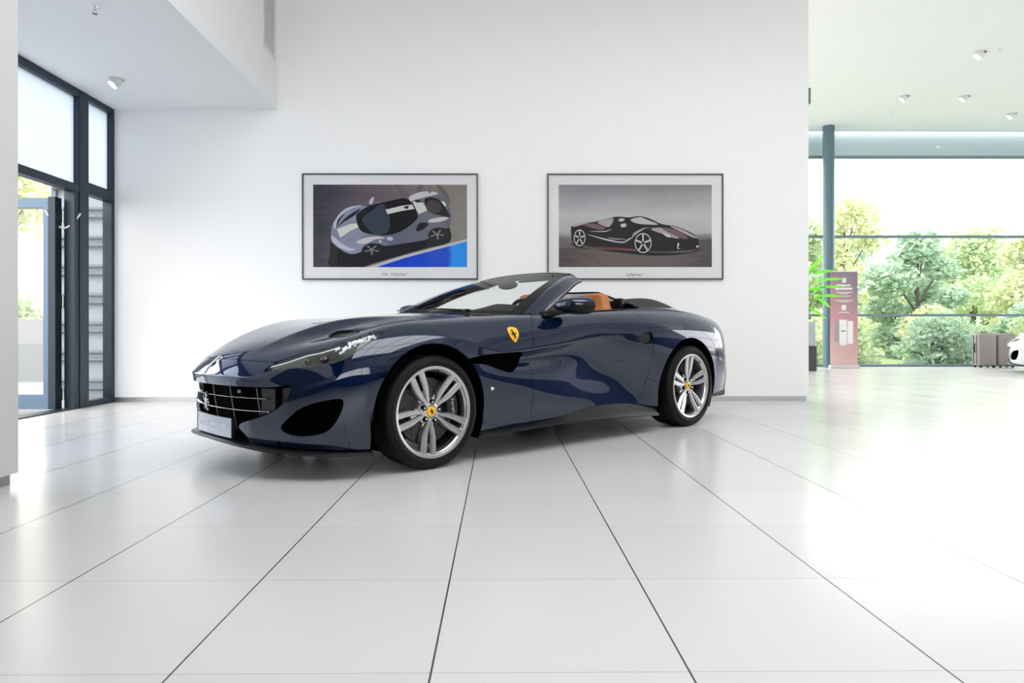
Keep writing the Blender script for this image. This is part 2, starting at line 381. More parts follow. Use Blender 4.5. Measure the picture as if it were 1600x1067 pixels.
def subdivide_mesh(verts, faces, crease_edges, levels, fit=3):
    """smooth subdivision surface through (nearly) the given points; returns numpy verts and quads"""
    me = bpy.data.meshes.new('cage'); me.from_pydata([tuple(v) for v in verts], [], faces); me.update()
    ob = bpy.data.objects.new('cage', me); COL.objects.link(ob)
    if crease_edges:
        at = me.attributes.new('crease_edge', 'FLOAT', 'EDGE')
        for e in me.edges:
            k = tuple(sorted(e.vertices))
            if k in crease_edges: at.data[e.index].value = crease_edges[k]
    md = ob.modifiers.new('sub', 'SUBSURF'); md.use_limit_surface = True; md.quality = 3
    md.boundary_smooth = 'PRESERVE_CORNERS'
    target = np.array(verts, float); cur = target.copy()
    def evaluate(lv):
        md.levels = lv; md.render_levels = lv
        me.vertices.foreach_set('co', cur.ravel()); me.update()
        dg = bpy.context.evaluated_depsgraph_get(); dg.update()
        ev = ob.evaluated_get(dg); m2 = ev.to_mesh()
        co = np.zeros(len(m2.vertices) * 3); m2.vertices.foreach_get('co', co)
        no = np.zeros(len(m2.vertices) * 3); m2.vertices.foreach_get('normal', no)
        q = np.zeros(len(m2.loops), int); m2.loops.foreach_get('vertex_index', q)
        ev.to_mesh_clear()
        return co.reshape(-1, 3), no.reshape(-1, 3), q.reshape(-1, 4)
    for _ in range(fit):
        co, no, q = evaluate(1)
        cur = cur + (target - co[:len(target)]) * 0.9
    r = evaluate(levels)
    bpy.data.objects.remove(ob); bpy.data.meshes.remove(me)
    return r

def body_surface(levels=4):
    nS = len(RING); nR = 8; V = []; F = []; idx = {}
    def add(side, key, p):
        if p[1] < 1e-6:
            k = ('c',) + key
            p = (p[0], 0.0, p[2])
        else:
            k = (side,) + key
        if k not in idx:
            idx[k] = len(V); V.append((p[0], side * p[1], p[2]))
        return idx[k]
    corner_f, corner_r = 4, 20
    for side in (-1, 1):
        g = [[add(side, ('r', i, j), RING[i][j]) for j in range(nR)] for i in range(nS)]
        for i in range(nS - 1):
            for j in range(nR - 1):
                f = (g[i][j], g[i + 1][j], g[i + 1][j + 1], g[i][j + 1])
                F.append(f if side < 0 else f[::-1])
        rows = [[g[i][7] for i in range(corner_f + 1)]]
        for n, r in enumerate(CAP):
            rows.append([add(side, ('k', n, c), r[c]) for c in range(4)] + [g[corner_f + 1 + n][7]])
        rows.append([g[i][7] for i in range(nS - 1, corner_r - 1, -1)])
        for a, b in zip(rows[:-1], rows[1:]):
            for c in range(4):
                f = (a[c], a[c + 1], b[c + 1], b[c])
                F.append(f if side < 0 else f[::-1])
    cr = {}
    def crease(side, keys, val):
        ks = [idx.get((side,) + k, idx.get(('c',) + k)) for k in keys]
        for a, b in zip(ks[:-1], ks[1:]):
            if a != b: cr[tuple(sorted((a, b)))] = val
    for side in (-1, 1):
        crease(side, [('r', i, 7) for i in range(0, 4)], .55)
        crease(side, [('r', i, 7) for i in range(20, 25)], .6)
        crease(side, [('r', i, 5) for i in range(8, 15)], .55)
        crease(side, [('k', i, 2) for i in range(0, 6)], .85)
    V = np.array(V)
    return subdivide_mesh(V, F, cr, levels)
CO, NO, QU = body_surface(4)

def seg_sdf(P, poly):
    """signed distance to a closed 2D polygon, positive inside"""
    poly = np.array(poly, float); n = len(poly)
    d = np.full(len(P), 1e9); inside = np.zeros(len(P), bool)
    for i in range(n):
        a = poly[i]; b = poly[(i + 1) % n]; e = b - a; w = P - a
        t = np.clip((w @ e) / max(e @ e, 1e-12), 0, 1)
        d = np.minimum(d, np.hypot(*(w - t[:, None] * e).T))
        c1 = (a[1] <= P[:, 1]) & (b[1] > P[:, 1]); c2 = (a[1] > P[:, 1]) & (b[1] <= P[:, 1])
        cr = e[0] * w[:, 1] - e[1] * w[:, 0]
        inside ^= (c1 & (cr > 0)) | (c2 & (cr < 0))
    return np.where(inside, d, -d)

def smooth_poly(pts, n=6):
    """closed Catmull-Rom through the points"""
    P = [Vector((*p, 0)) for p in pts]; out = []
    for i in range(len(P)):
        a, b, c, d = P[i - 1], P[i], P[(i + 1) % len(P)], P[(i + 2) % len(P)]
        for k in range(n):
            t = k / n
            q = .5 * ((2 * b) + (c - a) * t + (2 * a - 5 * b + 4 * c - d) * t * t + (3 * b - a - 3 * c + d) * t ** 3)
            out.append((q.x, q.y))
    return out

X = CO[:, 0]; S = np.abs(CO[:, 1]); Z = CO[:, 2]; NZ = NO[:, 2]
XZ = np.stack([X, Z], 1); XS = np.stack([X, S], 1)
SZ = np.stack([S, Z], 1)
BIG = 9.0
def where(c, f): return np.where(c, f, -BIG)

ARCH_F = (-.020, .335, .388); ARCH_R = (2.615, .335, .405)
def arch(c): return where((S > .55), c[2] - np.hypot((X - c[0]) * 1.0, np.where(Z < c[1], (Z - c[1]) * .45, Z - c[1])))
R_ARCH = np.maximum(arch(ARCH_F), arch(ARCH_R))
LAMP = [(-.829,.500),(-.769,.601),(-.705,.674),(-.638,.743),(-.579,.805),(-.535,.840),(-.493,.857),(-.443,.864),(-.369,.861),(-.292,.842),(-.306,.813),(-.344,.793),(-.417,.775),(-.491,.762),(-.555,.734),(-.610,.689),(-.678,.619),(-.737,.564),(-.776,.529)]
R_LAMP = where((NZ > -.2) & (Z > .56), seg_sdf(XS, LAMP))
HOOD = [(-.888,-.3),(-.888,.0),(-.883,.10),(-.853,.284),(-.823,.388),(-.781,.509),(-.740,.560),(-.678,.615),(-.61,.686),(-.555,.731),(-.491,.758),(-.417,.771),(-.36,.785),(-.30,.782),(-.243,.775),(-.156,.773),(-.026,.762),(.127,.764),(.368,.772),(.58,.775),(.66,.745),(.66,.66),(.60,.45),(.52,.22),(.50,0),(.50,-.3)]
R_HOOD = where(NZ > .15, seg_sdf(XS, HOOD))
MOUTH = smooth_poly([(0,.492),(.18,.492),(.34,.491),(.50,.492),(.600,.496),(.655,.507),(.668,.485),(.655,.440),(.615,.395),(.550,.357),(.450,.322),(.340,.292),(.310,.262),(.345,.232),(.370,.205),(.36,.17),(.20,.15),(0,.15),(-.2,.15),(-.4,.3),(-.2,.492)], 4)
R_MOUTH = where((X < -.5) , seg_sdf(SZ, MOUTH))
FOG = smooth_poly([(.866,.432),(.855,.365),(.822,.296),(.785,.258),(.722,.240),(.673,.242),(.628,.256),(.613,.285),(.665,.339),(.712,.381),(.762,.409),(.821,.428)], 4)
R_FOG = where((X < -.4), seg_sdf(SZ, FOG))
SIDEVENT = [(.25,.630),(.36,.646),(.523,.655),(.700,.660),(.735,.640),(.715,.590),(.625,.536),(.587,.536),(.479,.567),(.38,.594),(.25,.606)]
R_SVENT = where(S > .7, seg_sdf(XZ, SIDEVENT))
DOOR = [(.955,1.1),(.930,.915),(.860,.870),(.822,.800),(.812,.700),(.812,.500),(.800,.300),(.792,.120),(1.6,.12),(1.956,.236),(2.016,.312),(2.071,.462),(2.101,.626),(2.101,.739),(2.072,.815),(2.013,.893),(1.970,.960),(1.95,1.1)]
R_DOOR = where(S > .68, seg_sdf(XZ, DOOR))
COCKPIT = [(.50,-.3),(.50,0),(.53,.22),(.62,.45),(.69,.66),(.72,.71),(.95,.765),(1.4,.775),(1.9,.77),(2.10,.745),(2.28,.70),(2.32,.60),(2.34,.3),(2.34,-.3)]
R_COCK = where(NZ > .0, seg_sdf(XS, COCKPIT))
TONNEAU = [(2.34,-.3),(2.34,.60),(2.30,.700),(2.45,.690),(2.75,.640),(3.00,.540),(3.10,.30),(3.13,0),(3.13,-.3)]
R_TONN = where(NZ > .0, seg_sdf(XS, TONNEAU))
TRUNK = [(3.13,-.3),(3.13,0),(3.10,.30),(3.00,.54),(3.10,.60),(3.40,.56),(3.70,.50),(3.70,-.3)]
R_TRUNK = where((NZ > -.6) & (Z > .72), seg_sdf(XS, TRUNK))
FENDER = [(-.50,.640),(-.35,.668),(-.20,.690),(.0,.60),(.0,-.1),(.790,-.1),(.792,.120),(.800,.300),(.812,.500),(.812,.700),(.822,.800),(.860,.870),(.930,.915),(.955,1.1),(-.6,1.1),(-.60,.70)]
R_FEND = where(S > .5, seg_sdf(XZ, FENDER))
HANDLE = smooth_poly([(1.915,.738),(1.97,.768),(2.035,.784),(2.085,.775),(2.085,.715),(2.03,.700),(1.965,.712)], 4)
R_HAND = where(S > .8, seg_sdf(XZ, HANDLE))
RBUMP = [(2.95,-.1),(2.95,.42),(3.02,.60),(3.30,.60),(3.9,.60),(3.9,-.1)]
R_RBUMP = seg_sdf(XZ, RBUMP)

def both(*a): return np.minimum.reduce(a)
def cut(a, *bs, g=.0025):
    r = a
    for b in bs: r = np.minimum(r, -b - g)
    return r

def clip_mesh(f, side=None, offset=0.0, rim=.016, step=None):
    """keeps the part of the body surface where f > 0; returns V, N, F, n_surface_verts"""
    P = CO; quads = QU
    fq = f[quads]; keep = (fq > 0).any(1)
    if side is not None: keep &= ((P[quads][:, :, 1] * side).mean(1) > 0)
    V = []; N = []; F = []; vm = {}
    def vert(i):
        if i not in vm:
            vm[i] = len(V); V.append(P[i]); N.append(NO[i])
        return vm[i]
    def cutv(i, j):
        k = (i, j) if i < j else (j, i)
        if k not in vm:
            a, b = k; t = f[a] / (f[a] - f[b]); t = min(max(t, 0.0), 1.0)
            if abs(f[a]) > 5: t = .999
            if abs(f[b]) > 5: t = .001
            vm[k] = len(V); V.append(P[a] + (P[b] - P[a]) * t); N.append(NO[a] + (NO[b] - NO[a]) * t)
        return vm[k]
    for q in quads[keep]:
        ins = [f[i] > 0 for i in q]
        if all(ins): F.append([vert(int(i)) for i in q]); continue
        out = []
        for a in range(4):
            i, j = int(q[a]), int(q[(a + 1) % 4])
            if ins[a]: out.append(vert(i))
            if ins[a] != ins[(a + 1) % 4]: out.append(cutv(i, j))
        if len(out) >= 3: F.append(out)
    V = np.array(V); N = np.array(N); N /= np.maximum(np.linalg.norm(N, axis=1), 1e-9)[:, None]
    if offset: V = V + N * offset
    return V, N, F

def make_panel(name, f, material, parent, side=None, offset=0.0, rim=.016, label=None, disp=None):
    V, N, F = clip_mesh(f, side, offset)
    if disp is not None: V = disp(V, N)
    nv = len(V); V = [tuple(v) for v in V]; NN = [tuple(n) for n in N]; FF = [tuple(x) for x in F]
    if rim > 0:
        cnt = {}
        for fc in F:
            for a in range(len(fc)):
                e = (fc[a], fc[(a + 1) % len(fc)]); cnt[e] = cnt.get(e, 0) + 1
        bd = [e for e in cnt if (e[1], e[0]) not in cnt]
        dup = {}
        def d(i):
            if i not in dup:
                dup[i] = (len(V), len(V) + 1)
                V.append(V[i]); V.append(tuple(np.array(V[i]) - np.array(NN[i]) * rim)); NN.append((0, 0, 0)); NN.append((0, 0, 0))
            return dup[i]
        for a, b in bd:
            if side is None and abs(V[a][1]) < 1e-6 and abs(V[b][1]) < 1e-6: continue
            a0, a1 = d(a); b0, b1 = d(b); FF.append((b0, a0, a1, b1))
    me = bpy.data.meshes.new(name); me.from_pydata(V, [], FF); me.update()
    me.polygons.foreach_set('use_smooth', [True] * len(me.polygons))
    me.normals_split_custom_set_from_vertices(NN)
    o = new_obj(name, me, material, parent)
    if label: o['label'] = label
    return o
# ---------------------------------------------------------------- convertible: paint and panels
def car_paint(name, base, flake, coat=1.0):
    m = bpy.data.materials.new(name); m.use_nodes = True
    nt = m.node_tree; n = nt.nodes; l = nt.links; b = n['Principled BSDF']
    b.inputs['Base Color'].default_value = (*base, 1); b.inputs['Metallic'].default_value = .45; b.inputs['Roughness'].default_value = .30
    b.inputs['Specular IOR Level'].default_value = .05; b.inputs['Specular Tint'].default_value = (.12, .22, .60, 1)
    b.inputs['Coat Weight'].default_value = coat; b.inputs['Coat Roughness'].default_value = .008; b.inputs['Coat IOR'].default_value = 1.7
    tc = n.new('ShaderNodeTexCoord'); vz = n.new('ShaderNodeTexNoise'); vz.inputs['Scale'].default_value = 900; vz.inputs['Detail'].default_value = 1
    l.new(tc.outputs['Object'], vz.inputs['Vector'])
    mx = n.new('ShaderNodeMix'); mx.data_type = 'RGBA'; mx.inputs['A'].default_value = (*base, 1); mx.inputs['B'].default_value = (*flake, 1)
    rp = n.new('ShaderNodeMapRange'); rp.inputs['From Min'].default_value = .45; rp.inputs['From Max'].default_value = .75
    l.new(vz.outputs['Fac'], rp.inputs['Value']); l.new(rp.outputs[0], mx.inputs['Factor']); l.new(mx.outputs['Result'], b.inputs['Base Color'])
    return m
M_PAINT = car_paint('dark_blue_metallic_paint', (.0005, .005, .024), (.0015, .017, .070))
M_SATIN = mat('satin_black_trim', (.010, .010, .011), .32, 0, Specular_IOR_Level=.35)
M_LINER = mat('matt_black_liner', (.0015, .0015, .0015), .9, 0, Specular_IOR_Level=.02)
M_RUBBER = noise_variation(mat('tyre_rubber', (.0045, .0045, .0045), .55, 0, Specular_IOR_Level=.18), 40, .2)
M_ALLOY = mat('silver_alloy', (.56, .56, .57), .32, 1.0)
M_TAN = noise_variation(mat('tan_leather', (.46, .15, .035), .45), 30, .12, .25, 220)
M_LEATHER = noise_variation(mat('black_leather', (.006, .006, .0065), .5, 0, Specular_IOR_Level=.25), 30, .1, .2, 220)
M_CANVAS = noise_variation(mat('dark_grey_leather', (.018, .016, .0165), .42, 0, Specular_IOR_Level=.35), 20, .1, .2, 150)
M_YELLOW = mat('enamel_yellow', (.90, .50, .01), .25, 0, Coat_Weight=.8)
M_DISC = noise_variation(mat('brake_disc_steel', (.07, .07, .07), .45, .7), 80, .3)
M_CALIPER = mat('anodised_caliper', (.02, .02, .022), .3, .3)
M_MESH = mat('grey_grille_insert', (.05, .045, .042), .5, .3)

CAR = thing('convertible', 'dark blue two-seat convertible with silver five-spoke wheels and tan seats, parked on the tiles', 'car',
            (-1.00016, 4.65050, 0), 0.73916)

def P_(*a, **k): return make_panel(*a, **k)
HVENT = [(-.455,.530),(-.385,.505),(-.335,.560),(-.335,.640),(-.372,.712),(-.445,.700),(-.475,.620)]
R_HVENT = where(NZ > .3, seg_sdf(XS, smooth_poly(HVENT, 3)))
f_hood = cut(R_HOOD, R_LAMP, R_COCK, R_HVENT, g=.0030)
HOOD_O = None
HOOD_O = P_('hood', f_hood, M_PAINT, CAR)
for sd in (-1, 1): P_('hood_vent', R_HVENT - .001, M_SATIN, HOOD_O, side=sd, offset=-.012)
front = where(X < .9, BIG)
f_bump = both(cut(np.full(len(X), BIG), R_HOOD, R_LAMP, R_ARCH, R_MOUTH, R_FOG, R_FEND, R_COCK, g=.0030), where((X < -.15), .15 - X - .0))
P_('front_bumper', f_bump, M_PAINT, CAR)
for sd in (-1, 1):
    f = cut(R_FEND, R_HOOD, R_LAMP, R_ARCH, R_SVENT, R_DOOR, R_COCK, g=.0030)
    P_('front_fender', f, M_PAINT, CAR, side=sd)
    f = cut(R_DOOR, R_COCK, R_HAND, R_SVENT, g=.0030)
    DOOR_O = P_('door', f, M_PAINT, CAR, side=sd)
    P_('door_handle', both(R_HAND - .003), M_SATIN, DOOR_O, side=sd, offset=-.012)
    f = both(where(X > 1.7, BIG), cut(np.full(len(X), BIG), R_DOOR, R_ARCH, R_COCK, R_TONN, R_TRUNK, R_RBUMP, g=.0030))
    P_('rear_fender', f, M_PAINT, CAR, side=sd)
P_('rear_bumper', cut(R_RBUMP, R_ARCH, g=.0030), M_PAINT, CAR)
P_('trunk_lid', cut(R_TRUNK, R_TONN, g=.003), M_PAINT, CAR)
P_('tonneau_cover', cut(R_TONN, R_COCK, g=.002), M_CANVAS, CAR)
f_in = cut(np.full(len(X), BIG), R_ARCH, R_COCK, R_MOUTH, R_FOG, R_SVENT, g=-.004)
P_('body_liner', f_in, M_LINER, CAR, offset=-.022, rim=.0)
# ---------------------------------------------------------------- convertible: decals and lettering
BV = BVHTree.FromPolygons([tuple(c) for c in CO], [tuple(int(i) for i in q) for q in QU])
HORSE = [(.30,.98),(.33,.92),(.22,.84),(.15,.83),(.13,.78),(.20,.76),(.30,.77),(.34,.70),(.30,.62),(.20,.60),(.08,.66),(.02,.62),(.05,.58),(.14,.58),(.20,.54),(.30,.53),(.22,.45),(.10,.42),(.08,.36),(.14,.37),(.28,.41),(.38,.46),(.46,.40),(.44,.30),(.50,.22),(.44,.12),(.36,.04),(.38,.0),(.46,.02),(.56,.12),(.60,.22),(.66,.28),(.76,.24),(.80,.12),(.84,.06),(.92,.08),(.86,.16),(.84,.28),(.76,.36),(.72,.42),(.74,.50),(.84,.50),(.94,.58),(.96,.70),(.90,.80),(.84,.74),(.88,.66),(.84,.58),(.74,.58),(.66,.62),(.56,.68),(.50,.80),(.44,.90),(.36,.95)]

def fill_poly(poly, frame, cuts=0):
    """flat polygon (tessellated) mapped to 3D through frame(a, b)"""
    from mathutils.geometry import tessellate_polygon
    tris = tessellate_polygon([[Vector((p[0], p[1], 0)) for p in poly]])
    return [Vector(frame(*p)) for p in poly], [tuple(t) for t in tris]

def solid_shape(mb, poly, frame, h):
    """polygon with thickness h; frame(a, b, h) -> 3D"""
    V0, T = fill_poly(poly, lambda a, b: frame(a, b, 0.0)); V1 = [Vector(frame(a, b, h)) for a, b in poly]
    n = len(poly); F = [t for t in T] + [tuple(i + n for i in t[::-1]) for t in T]
    F += [(i, (i + 1) % n, (i + 1) % n + n, i + n) for i in range(n)]
    return mb.pydata(V0 + V1, F)

def side_point(x, z, off):
    h = BV.ray_cast(Vector((x, -2, z)), Vector((0, 1, 0)))
    return h[0] + h[1] * off
def text_mesh(body, size, frame, extrude=.001, align='CENTER'):
    """lettering as a mesh; frame(a, b, h) -> 3D"""
    cu = bpy.data.curves.new('lettering', 'FONT'); cu.body = body; cu.size = size; cu.align_x = align; cu.align_y = 'CENTER'; cu.extrude = extrude; cu.resolution_u = 3
    o = bpy.data.objects.new('lettering', cu); COL.objects.link(o)
    dg = bpy.context.evaluated_depsgraph_get(); dg.update()
    me = bpy.data.meshes.new_from_object(o.evaluated_get(dg))
    bpy.data.objects.remove(o); bpy.data.curves.remove(cu)
    for v in me.vertices: v.co = Vector(frame(v.co.x, v.co.y, v.co.z))
    return me

# side shields (near side and far side)
SHIELD = [(.600,.793),(.604,.815),(.625,.820),(.645,.822),(.682,.814),(.691,.790),(.688,.768),(.672,.745),(.650,.722),(.630,.736),(.612,.758)]
for sd in (-1, 1):
    def fr(a, b, h, sd=sd):
        p = side_point(a, b, .0005 + h); return (p.x, p.y * -sd, p.z)
    mb = MB(); solid_shape(mb, SHIELD, fr, .004)
    sh = mb.build('shield_badge', M_YELLOW, CAR, label='yellow shield badge with black horse')
    mb = MB(); solid_shape(mb, [(.616 + p[0] * .056, .738 + p[1] * .072) for p in HORSE], lambda a, b, h: fr(a, b, h + .0042), .0012)
    mb.build('horse_emblem', M_BLACK, sh)
    # round side repeater behind the front wheel
    p = side_point(.436, .44, 0)
    m_ = MB(); m_.sphere((p.x, p.y * -sd, p.z), (.013, .004, .011), 16, 8); m_.build('side_repeater', M_CHROME, CAR, smooth=True)

# ---------------------------------------------------------------- convertible: wheels
def bar_loft(mb, pts, flip=1):
    """pts: list of (centre xyz-like (r, t), half width, top h, depth); lofted closed section"""
    V = []; F = []; k = 8
    for (r, t, w, top, dep) in pts:
        for a, h in ((-w, top - dep), (-w, top - .010), (-w * .72, top - .001), (-w * .3, top), (w * .3, top), (w * .72, top - .001), (w, top - .010), (w, top - dep)):
            V.append((r, t + a, h))
    for i in range(len(pts) - 1):
        for q in range(k):
            q2 = (q + 1) % k
            F.append((i * k + q, i * k + q2, (i + 1) * k + q2, (i + 1) * k + q))
    F.append(tuple(range(k))[::-1]); F.append(tuple(range((len(pts) - 1) * k, len(pts) * k)))
    return V, F

def make_wheel(name, R, halfw, phase, cal_ang, label=None):
    """wheel centred on the axle; outer face towards -y"""
    FY = Matrix(((1, 0, 0, 0), (0, -1, 0, 0), (0, 0, 1, 0), (0, 0, 0, 1)))
    lip = .273
    mb = MB()
    prof = [(.255,-halfw+.018),(.262,-halfw+.010),(.270,-halfw+.012),(.262,-halfw+.022),(.246,-halfw+.045),(.240,-.02),(.232,halfw-.06),(.238,halfw-.03),(.2455,halfw-.020),(.2480,halfw-.012),(.2500,halfw-.0105),(.2560,halfw-.0085),(.2650,halfw-.0065),(.2705,halfw-.0075),(.2725,halfw-.012),(.2700,halfw-.020),(.258,halfw-.030)]
    mb.lathe(prof, 'y', 96, FY)
    mb.lathe([(.0,halfw-.075),(.034,halfw-.075),(.036,halfw-.040),(.042,halfw-.038),(.055,halfw-.043),(.068,halfw-.050),(.080,halfw-.066),(.088,halfw-.100),(.0,halfw-.100)], 'y', 48, FY)
    hw = halfw
    for k in range(5):
        a = phase + k * 2 * PI / 5
        for s in (-1, 1):
            pts = [(.040, s*.0085, .0085, hw-.043, .03), (.062, s*.0105, .0105, hw-.040, .035), (.085, s*.015, .0135, hw-.037, .04), (.112, s*.0225, .0165, hw-.033, .045), (.145, s*.0290, .0190, hw-.028, .045), (.190, s*.0325, .0200, hw-.022, .04), (.235, s*.0345, .0208, hw-.016, .035), (.252, s*.0355, .0212, hw-.0125, .03)]
            V, F = bar_loft(mb, pts)
            V = [(r * math.cos(a) - t * math.sin(a), -h, r * math.sin(a) + t * math.cos(a)) for r, t, h in V]
            mb.pydata(V, F)
        V, F = bar_loft(mb, [(.045, 0, .030, hw-.058, .02), (.085, 0, .034, hw-.058, .03), (.125, 0, .030, hw-.072, .015)])
        V = [(r * math.cos(a) - t * math.sin(a), -h, r * math.sin(a) + t * math.cos(a)) for r, t, h in V]
        mb.pydata(V, F)
    w = mb.build(name, M_ALLOY, None, smooth=True, angle=16)
    # tyre
    t = MB(); g = .006
    half = [(.2575,hw-.0215),(.2600,hw-.010),(.2700,hw-.004),(.2800,hw-.001),(.2880,hw),(.2895,hw+.0012),(.2925,hw+.0012),(.2940,hw-.0002),(.3060,hw-.002),(R-.016,hw-.007),(R-.008,hw-.014),(R-.0025,hw-.024),(R-.001,hw-.036),
            (R,.040),(R-g,.039),(R-g,.031),(R,.030),(R,.006),(R-g,.005),(R-g,0)]
    prof = half + [(r, -h) for r, h in half[::-1][1:]]
    t.lathe(prof, 'y', 120, FY)
    t.build('tyre', M_RUBBER, w, smooth=True, angle=40)
    # brake disc with drilled holes
    d = MB(); d.lathe([(.075,.035),(.195,.035),(.195,.005),(.075,.005)], 'y', 64, FY, closed=True)
    do = d.build('brake_disc', M_DISC, w, smooth=True, angle=30)
    do.data.materials.append(M_LINER)
    h = MB()
    for k in range(60):
        a = k * 2 * PI / 60 + .03; r = (.105, .125, .145, .165, .182)[k % 5]
        h.lathe([(0, .0356), (.0035, .0356), (.0035, .034)], 'y', 8, FY @ Matrix.Translation((r * math.cos(a), 0, r * math.sin(a))))
    n0 = len(do.data.polygons)
    bm = bmesh.new(); bm.from_mesh(do.data)
    tmp = bpy.data.meshes.new('tmp'); h.bm.to_mesh(tmp); h.bm.free()
    bm.from_mesh(tmp); bpy.data.meshes.remove(tmp); bm.faces.ensure_lookup_table()
    for f in bm.faces[n0:]: f.material_index = 1
    bm.to_mesh(do.data); bm.free()
    b = MB(); b.lathe([(0,.050),(.07,.050),(.082,.040),(.082,-.05),(0,-.05)], 'y', 32, FY); b.build('hub_carrier', M_LINER, w, smooth=True)
    # caliper: arc block hugging the disc
    c = MB(); V = []; F = []; n = 14
    for i in range(n + 1):
        a = cal_ang + (i / n - .5) * math.radians(58); e = min(1, math.sin(PI * (i / n) * .98 + .03) * 2.4)
        for r, hh in ((.118, .034), (.130, .060 * e + .010), (.165, .070 * e + .006), (.205, .060 * e + .010), (.215, .02), (.215, -.03), (.118, -.03)):
            V.append((r * math.cos(a), -hh, r * math.sin(a)))
    for i in range(n):
        for q in range(7): F.append((i * 7 + q, i * 7 + (q + 1) % 7, (i + 1) * 7 + (q + 1) % 7, (i + 1) * 7 + q))
    F.append(tuple(range(7))[::-1]); F.append(tuple(range(n * 7, n * 7 + 7)))
    c.pydata(V, F); co = c.build('brake_caliper', M_CALIPER, w, smooth=True, angle=50)
    ca, sa = math.cos(cal_ang), math.sin(cal_ang)
    me = text_mesh('Ferrari', .030, lambda x, y, z: ((.166 + y) * ca + x * sa * 1, -(.0765 + z), (.166 + y) * sa - x * ca), .0006)
    w_txt = new_obj('caliper_lettering', me, M_CHROME, w)
    # centre cap, horse, nuts
    c = MB(); c.lathe([(0,hw-.034),(.026,hw-.034),(.030,hw-.036),(.032,hw-.040),(.032,hw-.05)], 'y', 32, FY); cap = c.build('centre_cap', M_YELLOW, w, smooth=True, label='yellow centre cap with black horse')
    c = MB(); solid_shape(c, [((p[0] - .5) * .032, (p[1] - .5) * .040) for p in HORSE], lambda a_, b_, h_: (a_, -(hw - .0335 + h_), b_), .0006); c.build('horse_emblem', M_BLACK, w)
    for k in range(5):
        a = phase + (k + .5) * 2 * PI / 5; T = Matrix.Translation((.056 * math.cos(a), 0, .056 * math.sin(a)))
        c = MB(); c.lathe([(0,hw-.031),(.0055,hw-.031),(.0085,hw-.034),(.0085,hw-.05)], 'y', 6, FY @ T)
        nut = c.build('wheel_nut', M_CHROME, w)
        c = MB(); c.lathe([(.0085,hw-.0410),(.0145,hw-.0355),(.0160,hw-.0420),(.0160,hw-.06)], 'y', 20, FY @ T)
        c.build('nut_recess', M_LINER, w, smooth=True)
    v = MB(); v.tube([(.243 * math.cos(phase + .62), -hw + .03, .243 * math.sin(phase + .62)), (.232 * math.cos(phase + .62), -hw + .012, .232 * math.sin(phase + .62))], .004, 8); v.build('valve', M_BLACK, w)
    w.parent = CAR
    return w
def copy_tree(o, parent=None):
    c = o.copy(); COL.objects.link(c); c.parent = parent
    for ch in list(o.children): copy_tree(ch, c)
    return c
rad = math.radians
wf = make_wheel('wheel', .3290, .1225, rad(46), rad(8))
wr = make_wheel('wheel', .3400, .1400, rad(18), rad(150))
wf.location = (0, -.8125, .3290); wr.location = (2.67, -.8100, .3400)
w2 = copy_tree(wf, CAR); w2.location = (0, .8125, .3290); w2.rotation_euler = (0, 0, PI)
w3 = copy_tree(wr, CAR); w3.location = (2.67, .8100, .3400); w3.rotation_euler = (0, 0, PI)
# ---------------------------------------------------------------- convertible: underside, arches, sills, splitter
b = MB()
b.box(-.78, .70, -.58, .58, .13, .50); b.box(.70, 2.34, -.86, .86, .155, .30); b.box(2.30, 3.50, -.60, .60, .15, .72)
b.box(.42, 2.16, -.885, .885, .165, .235); b.box(.42, .72, -.86, .86, .2, .80); b.box(2.0, 2.16, -.86, .86, .2, .86)
b.box(-.40, -.395, -.86, .86, .16, .60); b.box(3.02, 3.03, -.90, .90, .25, .70)
b.build('underbody', M_LINER, CAR)
def arch_shell(c, R, y0, y1):
    V = []; F = []; n = 40
    for i in range(n + 1):
        a = -.5 + (PI + 1.0) * i / n
        for y in (y0, y1): V.append((c[0] + R * math.cos(a), y, max(.14, c[1] + R * math.sin(a))))
    for i in range(n): F.append((2 * i, 2 * i + 1, 2 * i + 3, 2 * i + 2))
    m = MB(); m.pydata(V, F)
    return m
for sd in (-1, 1):
    for c in (ARCH_F, ARCH_R):
        m = arch_shell(c, c[2] + .012, .925 * sd, .56 * sd); m.build('arch_liner', M_LINER, CAR, smooth=True)
# painted arch lips follow the cut edge
def sweep(mb, rings, closed_ring=True, caps=True):
    k = len(rings[0]); V = [p for r in rings for p in r]; F = []
    for i in range(len(rings) - 1):
        for q in range(k if closed_ring else k - 1):
            q2 = (q + 1) % k
            F.append((i * k + q, i * k + q2, (i + 1) * k + q2, (i + 1) * k + q))
    if caps and closed_ring: F.append(tuple(range(k))[::-1]); F.append(tuple(range((len(rings) - 1) * k, len(rings) * k)))
    mb.pydata(V, F); return mb
def spline(pts, n):
    P = [Vector(p) for p in pts]; P = [2 * P[0] - P[1]] + P + [2 * P[-1] - P[-2]]; out = []
    m = len(P) - 3
    for j in range(n + 1):
        u = j / n * m; i = min(int(u), m - 1); t = u - i
        a, b_, c, d = P[i], P[i + 1], P[i + 2], P[i + 3]
        out.append(.5 * ((2 * b_) + (c - a) * t + (2 * a - 5 * b_ + 4 * c - d) * t * t + (3 * b_ - a - 3 * c + d) * t ** 3))
    return out
